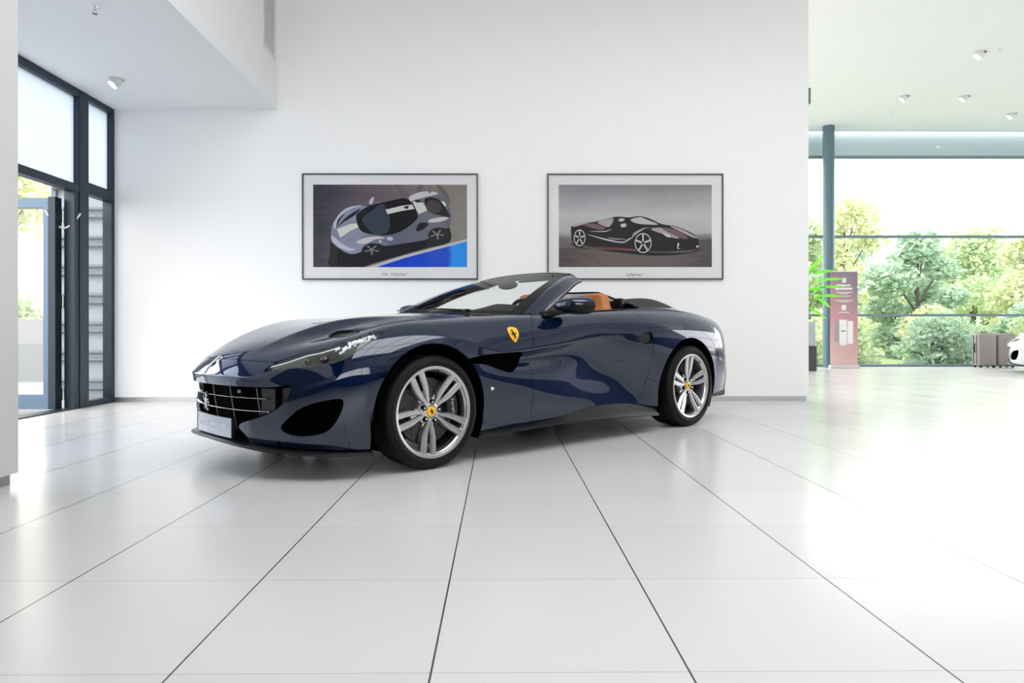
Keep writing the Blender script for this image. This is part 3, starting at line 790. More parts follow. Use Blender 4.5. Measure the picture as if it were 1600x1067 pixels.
# side sill: rises in depth towards the rear wheel
SK = [(.36,.176,.152),(.60,.180,.154),(.80,.182,.156),(1.00,.199,.160),(1.15,.215,.162),(1.35,.240,.160),(1.60,.256,.157),(1.90,.240,.142),(2.05,.220,.134),(2.19,.198,.126)]
for sd in (-1, 1):
    top = spline([(x, 0, z) for x, z, _ in SK], 40); bot = spline([(x, 0, z) for x, _, z in SK], 40)
    rings = []
    for i, (t, q) in enumerate(zip(top, bot)):
        f = min(1, (i + 2) / 8)
        rings.append([(t.x, sd * .880, t.z + .004), (t.x, sd * .9, t.z + .003), (t.x, sd * (.9 + .02 * f), t.z * .55 + q.z * .45 + .006), (t.x, sd * (.905 + .045 * f), q.z + .018), (t.x, sd * (.905 + .047 * f), q.z + .006), (t.x, sd * (.9 + .036 * f), q.z), (t.x, sd * .86, q.z + .004)])
    m = MB(); sweep(m, rings); m.build('side_sill', M_SATIN, CAR, smooth=True, angle=40)
# front splitter
half = [(-.945,0,.180),(-.942,.20,.178),(-.905,.40,.168),(-.835,.58,.154),(-.715,.735,.143),(-.58,.845,.137),(-.40,.915,.134)]
line = [(x, -s, z) for x, s, z in half[::-1]] + [(x, s, z) for x, s, z in half[1:]]
pl = spline(line, 72); rings = []
for i, p in enumerate(pl):
    t = (pl[min(i + 1, 72)] - pl[max(i - 1, 0)]); t.z = 0; t.normalize(); inn = Vector((t.y, -t.x, 0))
    if inn.x < 0: inn = -inn
    if inn.dot(Vector((.2, 0, 0)) - Vector((p.x, p.y, 0))) < 0: inn = -inn
    up = Vector((0, 0, 1))
    rings.append([p + up * -.006, p + up * .004, p + inn * .006 + up * .009, p + inn * .05 + up * .012, p + inn * .16 + up * .012, p + inn * .16 - up * .010, p + inn * .03 - up * .012])
m = MB(); sweep(m, rings); m.build('front_splitter', M_SATIN, CAR, smooth=True, angle=50)
# rear diffuser
m = MB(); m.box(3.05, 3.60, -.62, .62, .17, .30, .02); m.box(3.0, 3.48, -.80, .80, .20, .29, .02); m.build('rear_diffuser', M_SATIN, CAR)

# ---------------------------------------------------------------- convertible: nose
def nose_x(s, z=.40, back=0.0):
    h = BV.ray_cast(Vector((-2, s, z)), Vector((1, 0, 0)))
    return (h[0].x if h[0] else -.7) + back
g = MB()
V = []; F = []; ns = 40
for i in range(ns + 1):
    s = -.70 + 1.4 * i / ns
    x = max(nose_x(max(-.66, min(.66, s)), .40), -.96) + .13 + .10 * abs(s)
    V += [(x, s, .18), (x, s, .53)]
for i in range(ns): F.append((2 * i, 2 * i + 2, 2 * i + 3, 2 * i + 1))
g.pydata(V, F); grille = g.build('grille', M_LINER, CAR, smooth=True)
for sd in (-1, 1):                                                    # solid grey inserts at both ends of the mouth
    V = []; F = []; n = 8
    for i in range(n + 1):
        s = .445 + .215 * i / n; x = nose_x(sd * min(s, .655), .40) + .055
        V += [(x, sd * s, .27 if s < .58 else .36), (x, sd * s, .52)]
    for i in range(n): F.append((2 * i, 2 * i + 2, 2 * i + 3, 2 * i + 1))
    m = MB(); m.pydata(V, F); m.build('grille_insert', M_MESH, grille, smooth=True)
for s in (-.445, -.22, .0, .22, .445):
    m = MB(); xs = nose_x(s, .40) + .035
    m.tube([(xs - .01, s, .50), (xs, s, .42), (xs + .03, s, .24)], .0035, 6); m.build('grille_strut', mat('dull_grey_metal', (.12, .12, .12), .4, .6), grille)
for z in (.432, .360):
    pts = []
    for i in range(41):
        s = -.53 + 1.06 * i / 40; pts.append(Vector((nose_x(s, z) + .012 + .02 * max(0, abs(s) - .42), s, z)))
    rings = [[p + Vector((-.004, 0, 0)), p + Vector((0, 0, .0035)), p + Vector((.022, 0, .0045)), p + Vector((.022, 0, -.0045)), p + Vector((0, 0, -.0035))] for p in pts]
    m = MB(); sweep(m, rings); m.build('grille_bar', M_CHROME, grille, smooth=True, angle=60)
m = MB(); solid_shape(m, [(-(p[0] - .5) * .085, .338 + p[1] * .112) for p in HORSE], lambda a, b_, h: (-.957 + .12 * (.45 - b_) - h, -a, b_), .008)
m.build('horse_emblem', M_CHROME, grille, label='chrome horse in the grille')
xs = nose_x(-.32, .46)
for s in (-.332, -.312):
    m = MB(); m.box(xs + .020, xs + .03, s - .003, s + .003, .455, .472, .002); m.build('parking_sensor', M_STEEL, grille)
# nose badge
def top_point(x, s, off=0.0):
    h = BV.ray_cast(Vector((x, s, 2)), Vector((0, 0, -1))); return h[0] + h[1] * off
m = MB(); solid_shape(m, smooth_poly([(-.925,-.020),(-.870,-.024),(-.870,.024),(-.925,.020)], 3), lambda a, b_, h: top_point(a, b_, .001 + h), .005)
nb = m.build('nose_badge', M_CHROME, CAR)
m = MB(); solid_shape(m, smooth_poly([(-.920,-.014),(-.876,-.018),(-.876,.018),(-.920,.014)], 3), lambda a, b_, h: top_point(a, b_, .0062 + h), .0008); m.build('badge_face', M_ALLOY, nb)
# number plate
pm = MB(); rings = []
for i in range(21):
    s = -.262 + .524 * i / 20; x = -.922 + .22 * s * s
    rings.append([(x, s, .198), (x - .006, s, .200), (x - .006, s, .308), (x, s, .310), (x + .010, s, .308), (x + .010, s, .200)])
sweep(pm, rings); plate = pm.build('number_plate', mat('brushed_silver_plate', (.36, .36, .41), .32, .7), CAR, smooth=True, angle=30, label='brushed silver show plate')
me = text_mesh('FERRARI APPROVED', .046, lambda a, b_, h: (-.929 + .22 * a * a - h, -a, .252 + b_), .0008)
new_obj('plate_lettering', me, mat('plate_lettering_white', (.85, .85, .88), .4), plate)
for sd in (-1, 1):
    m = MB(); m.box(-.914, -.894, min(sd * .262, sd * .275), max(sd * .262, sd * .275), .198, .310, .002); m.build('plate_holder', M_BLACK, plate)
# fog vent backing
for sd in (-1, 1):
    m = MB(); V = []; F = []
    for i in range(9):
        s = .625 + .275 * i / 8; x = nose_x(sd * s, .33) + .085 + .03 * math.sin(i / 8 * PI)
        V += [(x, sd * s, .20), (x, sd * s, .47)]
    for i in range(8): F.append((2 * i, 2 * i + 2, 2 * i + 3, 2 * i + 1))
    m.pydata(V, F); m.build('air_intake', M_LINER, CAR, smooth=True)
    m = MB(); V = [(.20, sd * .83, .50), (.80, sd * .83, .50), (.80, sd * .83, .72), (.20, sd * .83, .72)]
    m.pydata(V, [(0, 1, 2, 3)]); m.build('side_vent', M_LINER, CAR)

# ---------------------------------------------------------------- convertible: headlights
M_LAMP = mat('lamp_housing', (.42, .43, .38), .22, .3)
M_LED = mat('lamp_reflector', (.85, .85, .9), .25, .3, Emission_Color=(.9, .93, 1, 1), Emission_Strength=.5)
for sd in (-1, 1):
    lamp = make_panel('headlight', R_LAMP - .001, M_LAMP, CAR, side=sd, offset=-.022, rim=-.020)
    cov = make_panel('lamp_cover', R_LAMP - .003, M_COVER, lamp, side=sd, offset=-.001, rim=0)
    random.seed(4)
    k = MB()
    for i in range(44):                                               # faceted daytime-running-light crystals, rear end of the lamp
        t = i / 43; x = -.545 + .205 * t; s = .776 + .050 * t + random.uniform(-.022, .022)
        p = top_point(x, s * sd, -.013); r = random.uniform(.006, .011)
        k.sphere((p.x, p.y, p.z), (r, r * .8, r * .8), 6, 4, Matrix.Rotation(random.random() * 3, 3, 'X'))
    k.build('led_cluster', M_LED, lamp)
    for x, s, r in ((-.60, .755, .024), (-.665, .690, .020)):
        p = top_point(x, s * sd, -.024); k = MB(); k.sphere((p.x - .01, p.y, p.z), (r, r, r * .8), 20, 12); k.build('projector_lens', mat('lens_glass_dark', (.02, .02, .022), .03, 0, Coat_Weight=1.0), lamp, smooth=True)
    pts = [top_point(x, s * sd, -.012) for x, s in ((-.800,.510),(-.74,.585),(-.66,.655),(-.60,.715),(-.52,.765))]
    k = MB(); k.tube(pts, .0035, 6); k.build('light_guide', M_LED, lamp, smooth=True)

# ---------------------------------------------------------------- convertible: windscreen
GB = spline([(.90,-.735,.915),(.70,-.55,.925),(.585,-.28,.938),(.555,0,.943),(.585,.28,.938),(.70,.55,.925),(.90,.735,.915)], 32)
GT = spline([(1.60,-.50,1.240),(1.61,-.36,1.256),(1.62,-.18,1.266),(1.625,0,1.269),(1.62,.18,1.266),(1.61,.36,1.256),(1.60,.50,1.240)], 32)
def glass_pt(u, v):
    a = GB[u]; b_ = GT[u]; p = a.lerp(b_, v); p = p + Vector((-.28, 0, .9)).normalized() * (.055 * 4 * v * (1 - v)) * .62
    p.y *= 1 + .055 * 4 * v * (1 - v) * .6
    return p
def glass_grid(name, u0, u1, v0, v1, material, parent, off=0.0, nv=20):
    V = []; F = []; nu = u1 - u0
    for j in range(nv + 1):
        for i in range(nu + 1):
            V.append(glass_pt(u0 + i, v0 + (v1 - v0) * j / nv) + Vector((-.4, 0, .9)) * off)
    for j in range(nv):
        for i in range(nu): F.append((j * (nu + 1) + i, j * (nu + 1) + i + 1, (j + 1) * (nu + 1) + i + 1, (j + 1) * (nu + 1) + i))
    m = MB(); m.pydata(V, F); return m.build(name, material, parent, smooth=True)
screen = glass_grid('windscreen', 0, 32, 0, 1, M_WINDSHIELD, CAR)
fr_m = MB()
for (u0, u1, v0, v1) in ((0, 2, 0, 1), (30, 32, 0, 1), (2, 30, 0, .045), (2, 30, .94, 1)):
    V = []; F = []; nu = u1 - u0; nv = 20 if v1 - v0 > .5 else 2
    for j in range(nv + 1):
        for i in range(nu + 1): V.append(glass_pt(u0 + i, v0 + (v1 - v0) * j / nv) + Vector((.003, 0, -.004)))
    for j in range(nv):
        for i in range(nu): F.append((j * (nu + 1) + i, j * (nu + 1) + i + 1, (j + 1) * (nu + 1) + i + 1, (j + 1) * (nu + 1) + i))
    fr_m.pydata(V, F)
fr_m.build('windscreen_border', M_BLACK, screen, smooth=True)
for sd in (-1, 1):
    N_ = 28
    A = [glass_pt(0 if sd < 0 else 32, i / N_) for i in range(N_ + 1)]
    A = [p + Vector((.004, sd * .002, -.002)) for p in A]
    B = spline([(x, sd * s, z) for x, s, z in ((.955,.772,.912),(1.13,.735,1.013),(1.32,.680,1.112),(1.50,.615,1.190),(1.635,.545,1.228))], N_)
    Cc = spline([(x, sd * s, z) for x, s, z in ((1.04,.775,.905),(1.22,.730,.995),(1.40,.675,1.083),(1.58,.605,1.155),(1.715,.545,1.190))], N_)
    D = spline([(x, sd * s, z) for x, s, z in ((1.02,.735,.905),(1.20,.690,.995),(1.38,.635,1.080),(1.55,.565,1.150),(1.68,.500,1.185))], N_)
    rings = []
    for i in range(N_ + 1):
        a, b_, c, d = A[i], B[i], Cc[i], D[i]
        m1 = a.lerp(b_, .5) + Vector((-.10, sd * .05, .12)).normalized() * .006
        m2 = b_.lerp(c, .5) + Vector((0, sd * .9, .3)).normalized() * .006
        rings.append([a, a.lerp(m1, .5) + Vector((0, 0, .003)), m1, m1.lerp(b_, .6) + Vector((-.002, sd * .002, .002)), b_, m2, c.lerp(m2, .25), c, c.lerp(d, .5) + Vector((0, 0, -.004)), d, d.lerp(a, .5) + Vector((.01, 0, -.012))])
    m = MB(); sweep(m, rings); pil = m.build('windscreen_pillar', M_PAINT, CAR, smooth=True, angle=55)
    m = MB(); m.tube([p + Vector((.008, 0, -.002)) for p in Cc], .0065, 8); m.build('door_seal', M_BLACK, pil, smooth=True)
    m = MB(); m.tube([p + Vector((.004, sd * .002, .008)) for p in Cc], .0035, 8); m.build('bright_strip', M_ALLOY, pil, smooth=True)
# header rail, visors, mirror
rings = []
for i in range(33):
    a = GT[i]; y = a.y * 1.04; k = (abs(y) / .52) ** 2
    rings.append([(a.x - .01, y, a.z + .001), (a.x + .015, y, a.z + .010 - .002 * k), (a.x + .06, y, a.z + .008 - .010 * k), (a.x + .115, y * 1.02, a.z - .012 - .022 * k), (a.x + .112, y * 1.02, a.z - .030 - .022 * k), (a.x + .03, y, a.z - .034 - .006 * k), (a.x - .01, y, a.z - .012)])
m = MB(); sweep(m, rings); header = m.build('header_rail', M_SATIN, CAR, smooth=True, angle=50)
M_GREY = mat('grey_visor_cloth', (.035, .035, .035), .8)
for y0, y1 in ((-.45, -.07), (.07, .45)):
    m = MB(); m.box(-.085, .085, y0, y1, -.008, .008, .007, Matrix.Translation((1.575, 0, 1.218)) @ Matrix.Rotation(rad(-14), 4, 'Y')); m.build('sun_visor', M_GREY, header, smooth=True)
m = MB(); m.sphere((1.445, .0, 1.172), (.020, .115, .036), 24, 12, Matrix.Rotation(rad(15), 3, 'Y')); m.tube([(1.455, 0, 1.185), (1.52, 0, 1.228)], .014, 8); m.build('rear_view_mirror', mat('mirror_back', (.035, .035, .033), .5), CAR, smooth=True)
# cowl and wipers
V = []; F = []
for i in range(33):
    a = GB[i]; f_ = a - Vector((.14 - .05 * abs(a.y), 0, .004)); V += [tuple(a + Vector((.03, 0, -.006))), tuple(f_ + Vector((0, 0, -.012)))]
for i in range(32): F.append((2 * i, 2 * i + 1, 2 * i + 3, 2 * i + 2))
m = MB(); m.pydata(V, F); m.build('cowl', M_BLACK, CAR)
for (p0, p1) in (((.62,.10,.945),(.78,.62,.965)), ((.63,-.45,.94),(.60,.05,.955))):
    m = MB(); a, b_ = Vector(p0), Vector(p1); m.tube([a, a.lerp(b_, .5) + Vector((-.01, 0, .008)), b_], [.008, .006, .004], 6); m.box(a.x - .02, a.x + .02, a.y - .02, a.y + .02, a.z - .01, a.z + .01, .004)
    m.build('wiper', M_BLACK, CAR)

# ---------------------------------------------------------------- convertible: cabin
m = MB(); V = []; F = []
prof = [(.62,.70),(.66,.90),(.80,.940),(1.00,.958),(1.12,.955),(1.20,.925),(1.22,.86),(1.16,.70),(1.14,.55)]
for i in range(25):
    y = -.70 + 1.4 * i / 24
    hump = .040 * math.exp(-((y + .37) / .17) ** 2)
    ed = 1 - max(0, abs(y) - .55) * .25
    for x, z in prof: V.append((x + (.02 if hump > .02 and x > 1.05 else 0), y, (z + (hump if z > .9 and x > .85 else 0)) * (ed if z > .9 else 1)))
k = len(prof)
for i in range(24):
    for q in range(k - 1): F.append((i * k + q, i * k + q + 1, (i + 1) * k + q + 1, (i + 1) * k + q))
m.pydata(V, F); dash = m.build('dashboard', M_LEATHER, CAR, smooth=True, angle=50)
# steering wheel
T = Matrix.Translation((1.315, -.37, .868)) @ Matrix.Rotation(rad(-114), 4, 'Y')
m = MB(); pts = [T @ Vector((.178 * math.cos(t_), .178 * math.sin(t_), 0)) for t_ in [2 * PI * i / 40 for i in range(41)]]
m.tube(pts, .0155, 10, caps=False)
for a in (rad(10), rad(170), rad(-90)):
    pass
m.tube([T @ Vector((0, -.17, 0)), T @ Vector((0, .17, 0))], .014, 8); m.tube([T @ Vector((-.17, 0, 0)), T @ Vector((0, 0, 0))], .016, 8)
m.lathe([(0, .022), (.05, .018), (.06, -.01), (.03, -.06), (0, -.06)], 'z', 24, T)
m.build('steering_wheel', M_LEATHER, CAR, smooth=True, angle=60)
# seats
def seat(y, dx=0, dz=0):
    c = MB(); rings = []
    # cushion: front to back
    for x, z, w, h in ((1.46,.50,.20,.10),(1.50,.535,.225,.14),(1.62,.53,.235,.16),(1.78,.505,.23,.16),(1.92,.49,.21,.14)):
        ring = []
        for q in range(20):
            a = 2 * PI * q / 20; cy = math.copysign(abs(math.cos(a)) ** .5, math.cos(a)) * w; cz = math.copysign(abs(math.sin(a)) ** .6, math.sin(a)) * h / 2
            bol = .035 * (abs(cy) / w) ** 3 if cz > 0 else 0
            ring.append((x, y + cy, z + cz + bol))
        rings.append(ring)
    sweep(c, rings); s = c.build('seat', M_TAN, CAR, smooth=True, angle=70, label='tan leather seat')
    c = MB(); rings = []
    for x, z, w, d in ((1.93,.50,.20,.15),(1.965,.60,.235,.19),(2.01,.72,.245,.19),(2.055,.84,.235,.17),(2.09,.93,.200,.14),(2.11,.985,.150,.12),(2.120,1.03,.125,.12),(2.118,1.075,.118,.115),(2.110,1.100,.098,.090),(2.105,1.112,.06,.05)):
        ring = []
        for q in range(24):
            a = 2 * PI * q / 24; cy = math.copysign(abs(math.cos(a)) ** .6, math.cos(a)) * w; cx = math.copysign(abs(math.sin(a)) ** .7, math.sin(a)) * d / 2
            bol = -.05 * (abs(cy) / w) ** 3 * (1 if z < .95 else 0) if cx < 0 else 0
            ring.append((x + cx + bol + dx, y + cy, z + dz))
        rings.append(ring)
    sweep(c, rings); c.build('backrest', M_TAN, s, smooth=True, angle=70)
seat(-.37, .0, .004); seat(.37, -.05, .022)
m = MB(); m.box(1.15, 2.25, -.11, .11, .28, .66, .03); m.build('centre_console', M_LEATHER, CAR, smooth=True)
m = MB(); m.box(.75, 2.33, -.80, .80, .285, .30); m.build('cabin_floor', M_LEATHER, CAR)
m = MB(); m.box(2.30, 2.34, -.70, .70, .30, .98); m.box(2.20, 2.33, -.66, .66, .86, .985, .02); m.build('rear_bulkhead', M_LEATHER, CAR)
for sd in (-1, 1):
    rings = []
    for i in range(25):
        x = .90 + 1.38 * i / 24; p = top_point(x, .80 * sd if x < 2.1 else .76 * sd)
        zt = p.z - .006
        rings.append([(x, sd * .79, zt), (x, sd * .745, zt + .002), (x, sd * .725, zt - .03), (x, sd * .715, .60), (x, sd * .70, .31), (x, sd * .80, .31)])
    m = MB(); sweep(m, rings); m.build('door_card', M_LEATHER, CAR, smooth=True, angle=50)
    m = MB(); m.tube([(x, sd * .785, top_point(x, .79 * sd).z + .003) for x in [1.10 + .9 * i / 12 for i in range(13)]], .007, 6); m.build('window_seal', M_BLACK, CAR, smooth=True)
# wind deflector behind the seats
W = [(2.26,.47,1.04),(2.25,.40,1.13),(2.25,.20,1.145),(2.25,-.20,1.135),(2.25,-.29,1.130),(2.26,-.47,1.065)]
m = MB(); m.tube(W, .0085, 8); wd = m.build('wind_deflector', M_BLACK, CAR, smooth=True)
V = [(p[0], p[1], p[2]) for p in W] + [(2.27, -.50, .97), (2.27, .50, .97)]
m = MB(); m.pydata(V, [(0, 1, 2, 3, 4, 5, 6, 7)]); m.build('mesh_panel', glass_material('dark_net', (.40, .36, .36), .02, .5), wd)
for y0, y1, z1 in ((-.53, -.45, 1.075), (.45, .53, 1.05)):
    m = MB(); m.box(2.24, 2.30, y0, y1, .96, z1, .012); m.build('deflector_hinge', M_BLACK, wd, smooth=True)

# ---------------------------------------------------------------- convertible: door mirrors
for sd in (-1, 1):
    V = []; F = []; nu, nv = 24, 14; m = MB()
    for i in range(nv + 1):
        v = i / nv; th = PI / 2 * v                                # nose at v=0, open rear at v=1
        for j in range(nu):
            a = 2 * PI * j / nu
            r = math.sin(th) ** .55
            cy = math.copysign(abs(math.cos(a)) ** .62, math.cos(a)) * .135 * r; cz = math.copysign(abs(math.sin(a)) ** .72, math.sin(a)) * (.064 if math.sin(a) > 0 else .062) * r
            V.append((1.215 - .150 * math.cos(th) + .02 * cy * sd / .135, sd * .962 + cy, .972 + cz * (1 - .22 * max(0, -cy * sd) / .135)))
    for i in range(nv):
        for j in range(nu): F.append((i * nu + j, i * nu + (j + 1) % nu, (i + 1) * nu + (j + 1) % nu, (i + 1) * nu + j))
    m.pydata(V, F); mir = m.build('door_mirror', M_PAINT, CAR, smooth=True, angle=60)
    lo = [f for f in mir.data.polygons if f.center.z < .968]
    mir.data.materials.append(M_BLACK)
    for f in lo: f.material_index = 1
    m = MB(); V = [(1.200, sd * .962 + math.copysign(abs(math.cos(2 * PI * j / 24)) ** .62, math.cos(2 * PI * j / 24)) * .125, .972 + math.copysign(abs(math.sin(2 * PI * j / 24)) ** .8, math.sin(2 * PI * j / 24)) * .058) for j in range(24)]
    m.pydata(V, [tuple(range(24))]); m.build('mirror_glass', M_CHROME, mir)
    m = MB(); p = side_point(1.05, .885, 0)
    pts = [(1.03, sd * .80, .905), (1.04, sd * .855, .912), (1.07, sd * .90, .925), (1.12, sd * .935, .945)]
    m.tube(pts, [.030, .026, .020, .024], 10); m.sphere((1.05, sd * .835, .905), (.060, .028, .020), 16, 10); m.build('mirror_arm', M_BLACK, mir, smooth=True)

# ---------------------------------------------------------------- convertible: tail
for sd in (-1, 1):
    h = BV.ray_cast(Vector((4.2, sd * .62, .80)), Vector((-1, 0, 0)))
    c = h[0]; m = MB(); n_ = h[1]
    q = n_.to_track_quat('Z', 'Y').to_matrix().to_4x4(); q.translation = c - n_ * .012
    m.lathe([(0, .016), (.045, .018), (.06, .012), (.066, .0), (.060, -.02)], 'z', 32, q); m.build('tail_lamp', mat('red_lamp_glass', (.35, .01, .01), .08, 0, Coat_Weight=1.0), CAR, smooth=True)
# ---------------------------------------------------------------- outside ground and planting
gm = noise_variation(mat('pale_asphalt', (.24, .25, .255), .9), .8, .08)
MB().box(-60, XG - .12, -40, 60, -.5, -.06).build('ground_yard', gm)['kind'] = 'structure'
gg = noise_variation(mat('grass_slope', (.28, .36, .18), .95), 2, .35)
gmb = MB(); V = []; F = []
for j in range(25):
    for i in range(41):
        x = -4 + 2.0 * i; y = HY + .4 + 2.2 * j
        V.append((x, y, -.45 + .10 * max(0, y - 22) + .25 * math.sin(x * .3 + y * .2)))
for j in range(24):
    for i in range(40): F.append((j * 41 + i, j * 41 + i + 1, (j + 1) * 41 + i + 1, (j + 1) * 41 + i))
gmb.pydata(V, F); gmb.build('ground_slope', gg, smooth=True)['kind'] = 'structure'
MB().box(-4, 60, HY + .05, HY + 2, -.6, -.10).build('ground_terrace', gm)['kind'] = 'structure'
MB().box(HX + .05, 60, -40, HY + .4, -.6, -.10).build('ground_right', gm)['kind'] = 'structure'
MB().box(-4.3, HX + .1, -40, BY - .1, -.6, -.10).build('ground_front', gm)['kind'] = 'structure'

def leaf_mat(name, c, t):
    m = mat(name, c, .6); b = m.node_tree.nodes['Principled BSDF']
    n = m.node_tree.nodes; l = m.node_tree.links
    oi = n.new('ShaderNodeNewGeometry'); rp = n.new('ShaderNodeMix'); rp.data_type = 'RGBA'
    rp.inputs['A'].default_value = (*c, 1); rp.inputs['B'].default_value = (*t, 1); l.new(oi.outputs['Random Per Island'], rp.inputs['Factor'])
    tr = n.new('ShaderNodeBsdfTranslucent'); l.new(rp.outputs['Result'], b.inputs['Base Color']); l.new(rp.outputs['Result'], tr.inputs[0])
    mx = n.new('ShaderNodeMixShader'); mx.inputs[0].default_value = .4
    out = n['Material Output']; l.new(b.outputs[0], mx.inputs[1]); l.new(tr.outputs[0], mx.inputs[2]); l.new(mx.outputs[0], out.inputs[0])
    return m
LEAF = [leaf_mat('leaf_green', (.34, .48, .27), (.66, .74, .48)), leaf_mat('leaf_yellow_green', (.46, .53, .28), (.76, .78, .52)), leaf_mat('leaf_blue_green', (.28, .45, .32), (.58, .70, .54))]
BARK = noise_variation(mat('bark', (.10, .085, .07), .9), 12, .4)
def leaves(rng, blobs, count, size):
    V = []; F = []; tot = sum(b[3] for b in blobs)
    for (c, r, sq, w) in blobs:
        for _ in range(int(count * w / tot)):
            d = Vector((rng.gauss(0, 1), rng.gauss(0, 1), rng.gauss(0, 1))).normalized() * (rng.random() ** .45) * r
            p = Vector(c) + Vector((d.x, d.y, d.z * sq))
            a = Vector((rng.gauss(0, 1), rng.gauss(0, 1), rng.gauss(0, .6))).normalized(); b = a.orthogonal().normalized(); s = size * rng.uniform(.6, 1.4)
            b = (b * math.cos(rng.random() * 6) + a.cross(b) * math.sin(rng.random() * 6)).normalized()
            i = len(V); V += [p - a * s, p + b * s * .5, p + a * s, p - b * s * .5]; F.append((i, i + 1, i + 2, i + 3))
    me = bpy.data.meshes.new('leaves'); me.from_pydata([tuple(v) for v in V], [], F); me.update(); return me
def tree(name, loc, h, spread, m, label, seed, count=5200, low=.12, cat='tree', size=.10, group=None):
    size = size * 1.25; rng = random.Random(seed); t = thing(name, label, cat, loc, rng.random() * 6, group)
    trunk = MB(); top = Vector((rng.uniform(-.2, .2), rng.uniform(-.2, .2), h * .85)); P0 = Vector((0, 0, -.2))
    trunk.tube([P0, P0.lerp(top, .35) + Vector((.06, .05, 0)), P0.lerp(top, .7), top], [h * .020 + .02, h * .016, h * .010, .015], 8)
    blobs = []
    for i in range(13):
        z = h * (low + (1 - low) * (i + .5) / 13); f = math.sin(PI * min(1, .18 + .80 * (z / h - low) / (1 - low))) ** .8
        a = i * 2.4 + rng.random(); r = spread * f * rng.uniform(.35, .75)
        c = Vector((math.cos(a) * r, math.sin(a) * r, z)); br = spread * .42 * rng.uniform(.7, 1.25)
        blobs.append((c, br, .75, br ** 2)); s0 = P0.lerp(top, max(.12, z / h - .18))
        trunk.tube([s0, s0.lerp(c, .5) + Vector((0, 0, .1)), c], [.045, .03, .012], 6)
    trunk.build('trunk', BARK, t, smooth=True)
    new_obj('foliage', leaves(rng, blobs, count, size), m, t)
    return t
TREES = [(10.6,24.0,5.0,1.95,0,'green tree at the left end of the hall view, beside the wall end'),(15.2,30.2,7.0,2.2,1,'tallest yellow-green tree, just right of the column, beyond the glazing'),(14.7,24.0,4.5,1.8,2,'blue-green tree with visible trunk behind the middle of the hall window'),
         (21.0,30.2,5.4,2.2,0,'green tree beyond the glazing, in the second row above the suitcases'),(18.9,24.0,4.4,1.9,1,'pale yellow-green tree at the right edge of the view, beyond the glazing'),(17.6,36.2,6.2,2.4,2,'blue-green tree farthest back, directly behind the tallest tree'),(27.4,36.2,5.9,2.4,0,'green tree farthest back, at the right edge of the view'),(22.5,36.2,6.1,2.3,2,'blue-green tree farthest back, behind the middle of the window')]
for i, (x, y, h, sp, k, lb) in enumerate(TREES): tree('tree', (x, y, -.35), h, sp, LEAF[k], lb, 10 + i, low=.02, count=6500)
SHR = [(8.9,18.0,1.3,1.2,0,'low green bush right behind the banner, outside'),(11.5,18.0,1.45,1.2,2,'low blue-green bush outside, behind the middle of the hall window'),(14.1,18.0,1.4,1.2,0,'low green bush outside, behind the white car'),(10.3,20.8,1.7,1.1,1,'low yellow-green bush outside, right of the banner'),(13.1,20.8,1.75,1.1,1,'low yellow-green bush outside, just behind the blue-green bush in mid window'),(15.9,20.8,1.7,1.1,2,'low blue-green bush outside, at the right edge of the view')]
for i, (x, y, h, sp, k, lb) in enumerate(SHR): tree('bush', (x, y, -.3), h, sp, LEAF[k], lb, 40 + i, count=2600, low=.0, cat='bush', size=.07)
tree('tree', (-9.6, 13.6, -.1), 1.55, .85, LEAF[0], 'small leafy tree seen through the open door leaf', 71, count=2600, low=.05, size=.05)
tree('tree', (-12.6, 17.0, 0), 5.9, 2.0, LEAF[1], 'tall tree whose top shows above the open door', 72, count=3000, low=.62, size=.09)
# yard wall, pale road edge
MB().box(-24, -7.6, 12.2, 12.45, -.06, 1.03).build('trim_5', mat('pale_yard_wall', (.24, .25, .25), .85))['kind'] = 'structure'
# slatted metal screen outside the narrow light: pale panels with pairs of tubes
t = thing('metal_screen', 'pale panel screen with pairs of horizontal grey tubes, outside beside the door', 'screen', (-5.28, 9.05, -.06))
MB().box(-.60, .95, .06, .10, 0, 3.0).build('panel', mat('pale_screen_panel', (.30, .34, .36), .6), t)
k = 0
for i in range(9):
    z = .12 + .375 * i
    for dz in (0, .10):
        m = MB(); m.tube([(-.58, 0, z + dz), (.93, 0, z + dz)], .026, 10); m.build('tube', mat('galvanised_tube', (.12, .155, .18), .5, .2), t, smooth=True)
for x in (-.58, .93):
    m = MB(); m.box(x - .03, x + .03, .02, .08, 0, 3.0); m.build('post', mat('galvanised_tube', (.30, .35, .38)), t)

# ---------------------------------------------------------------- ceiling fittings
M_LAMPW = mat('white_lamp_metal', (.75, .75, .75), .4)
M_BULB = bpy.data.materials.new('lit_lamp'); M_BULB.use_nodes = True
bb = M_BULB.node_tree.nodes['Principled BSDF']; bb.inputs['Emission Color'].default_value = (1, .95, .88, 1); bb.inputs['Emission Strength'].default_value = 8
def spot(x, y, z, label, tilt=(.5, .2), group=None, s=1.0):
    t = thing('ceiling_spotlight', label, 'spotlight', (x, y, z), 0, group)
    m = MB(); m.lathe([(.0, 0), (.075 * s, 0), (.078 * s, -.006), (.060 * s, -.010), (.056 * s, .0)], 'z', 24); m.build('ceiling_ring', M_LAMPW, t, smooth=True)
    R_ = Matrix.Translation((0, 0, -.012)) @ Matrix.Rotation(tilt[0], 4, 'X') @ Matrix.Rotation(tilt[1], 4, 'Y')
    m = MB(); m.lathe([(.0, .02), (.050 * s, .02), (.054 * s, -.05), (.056 * s, -.075), (.048 * s, -.075), (.044 * s, -.05), (0, -.045)], 'z', 24, R_); m.build('lamp_head', M_LAMPW, t, smooth=True, angle=40)
    m = MB(); m.lathe([(0, -.052), (.030 * s, -.053), (.030 * s, -.047), (0, -.046)], 'z', 16, R_); m.build('bulb', M_BULB, t, smooth=True)
    return t
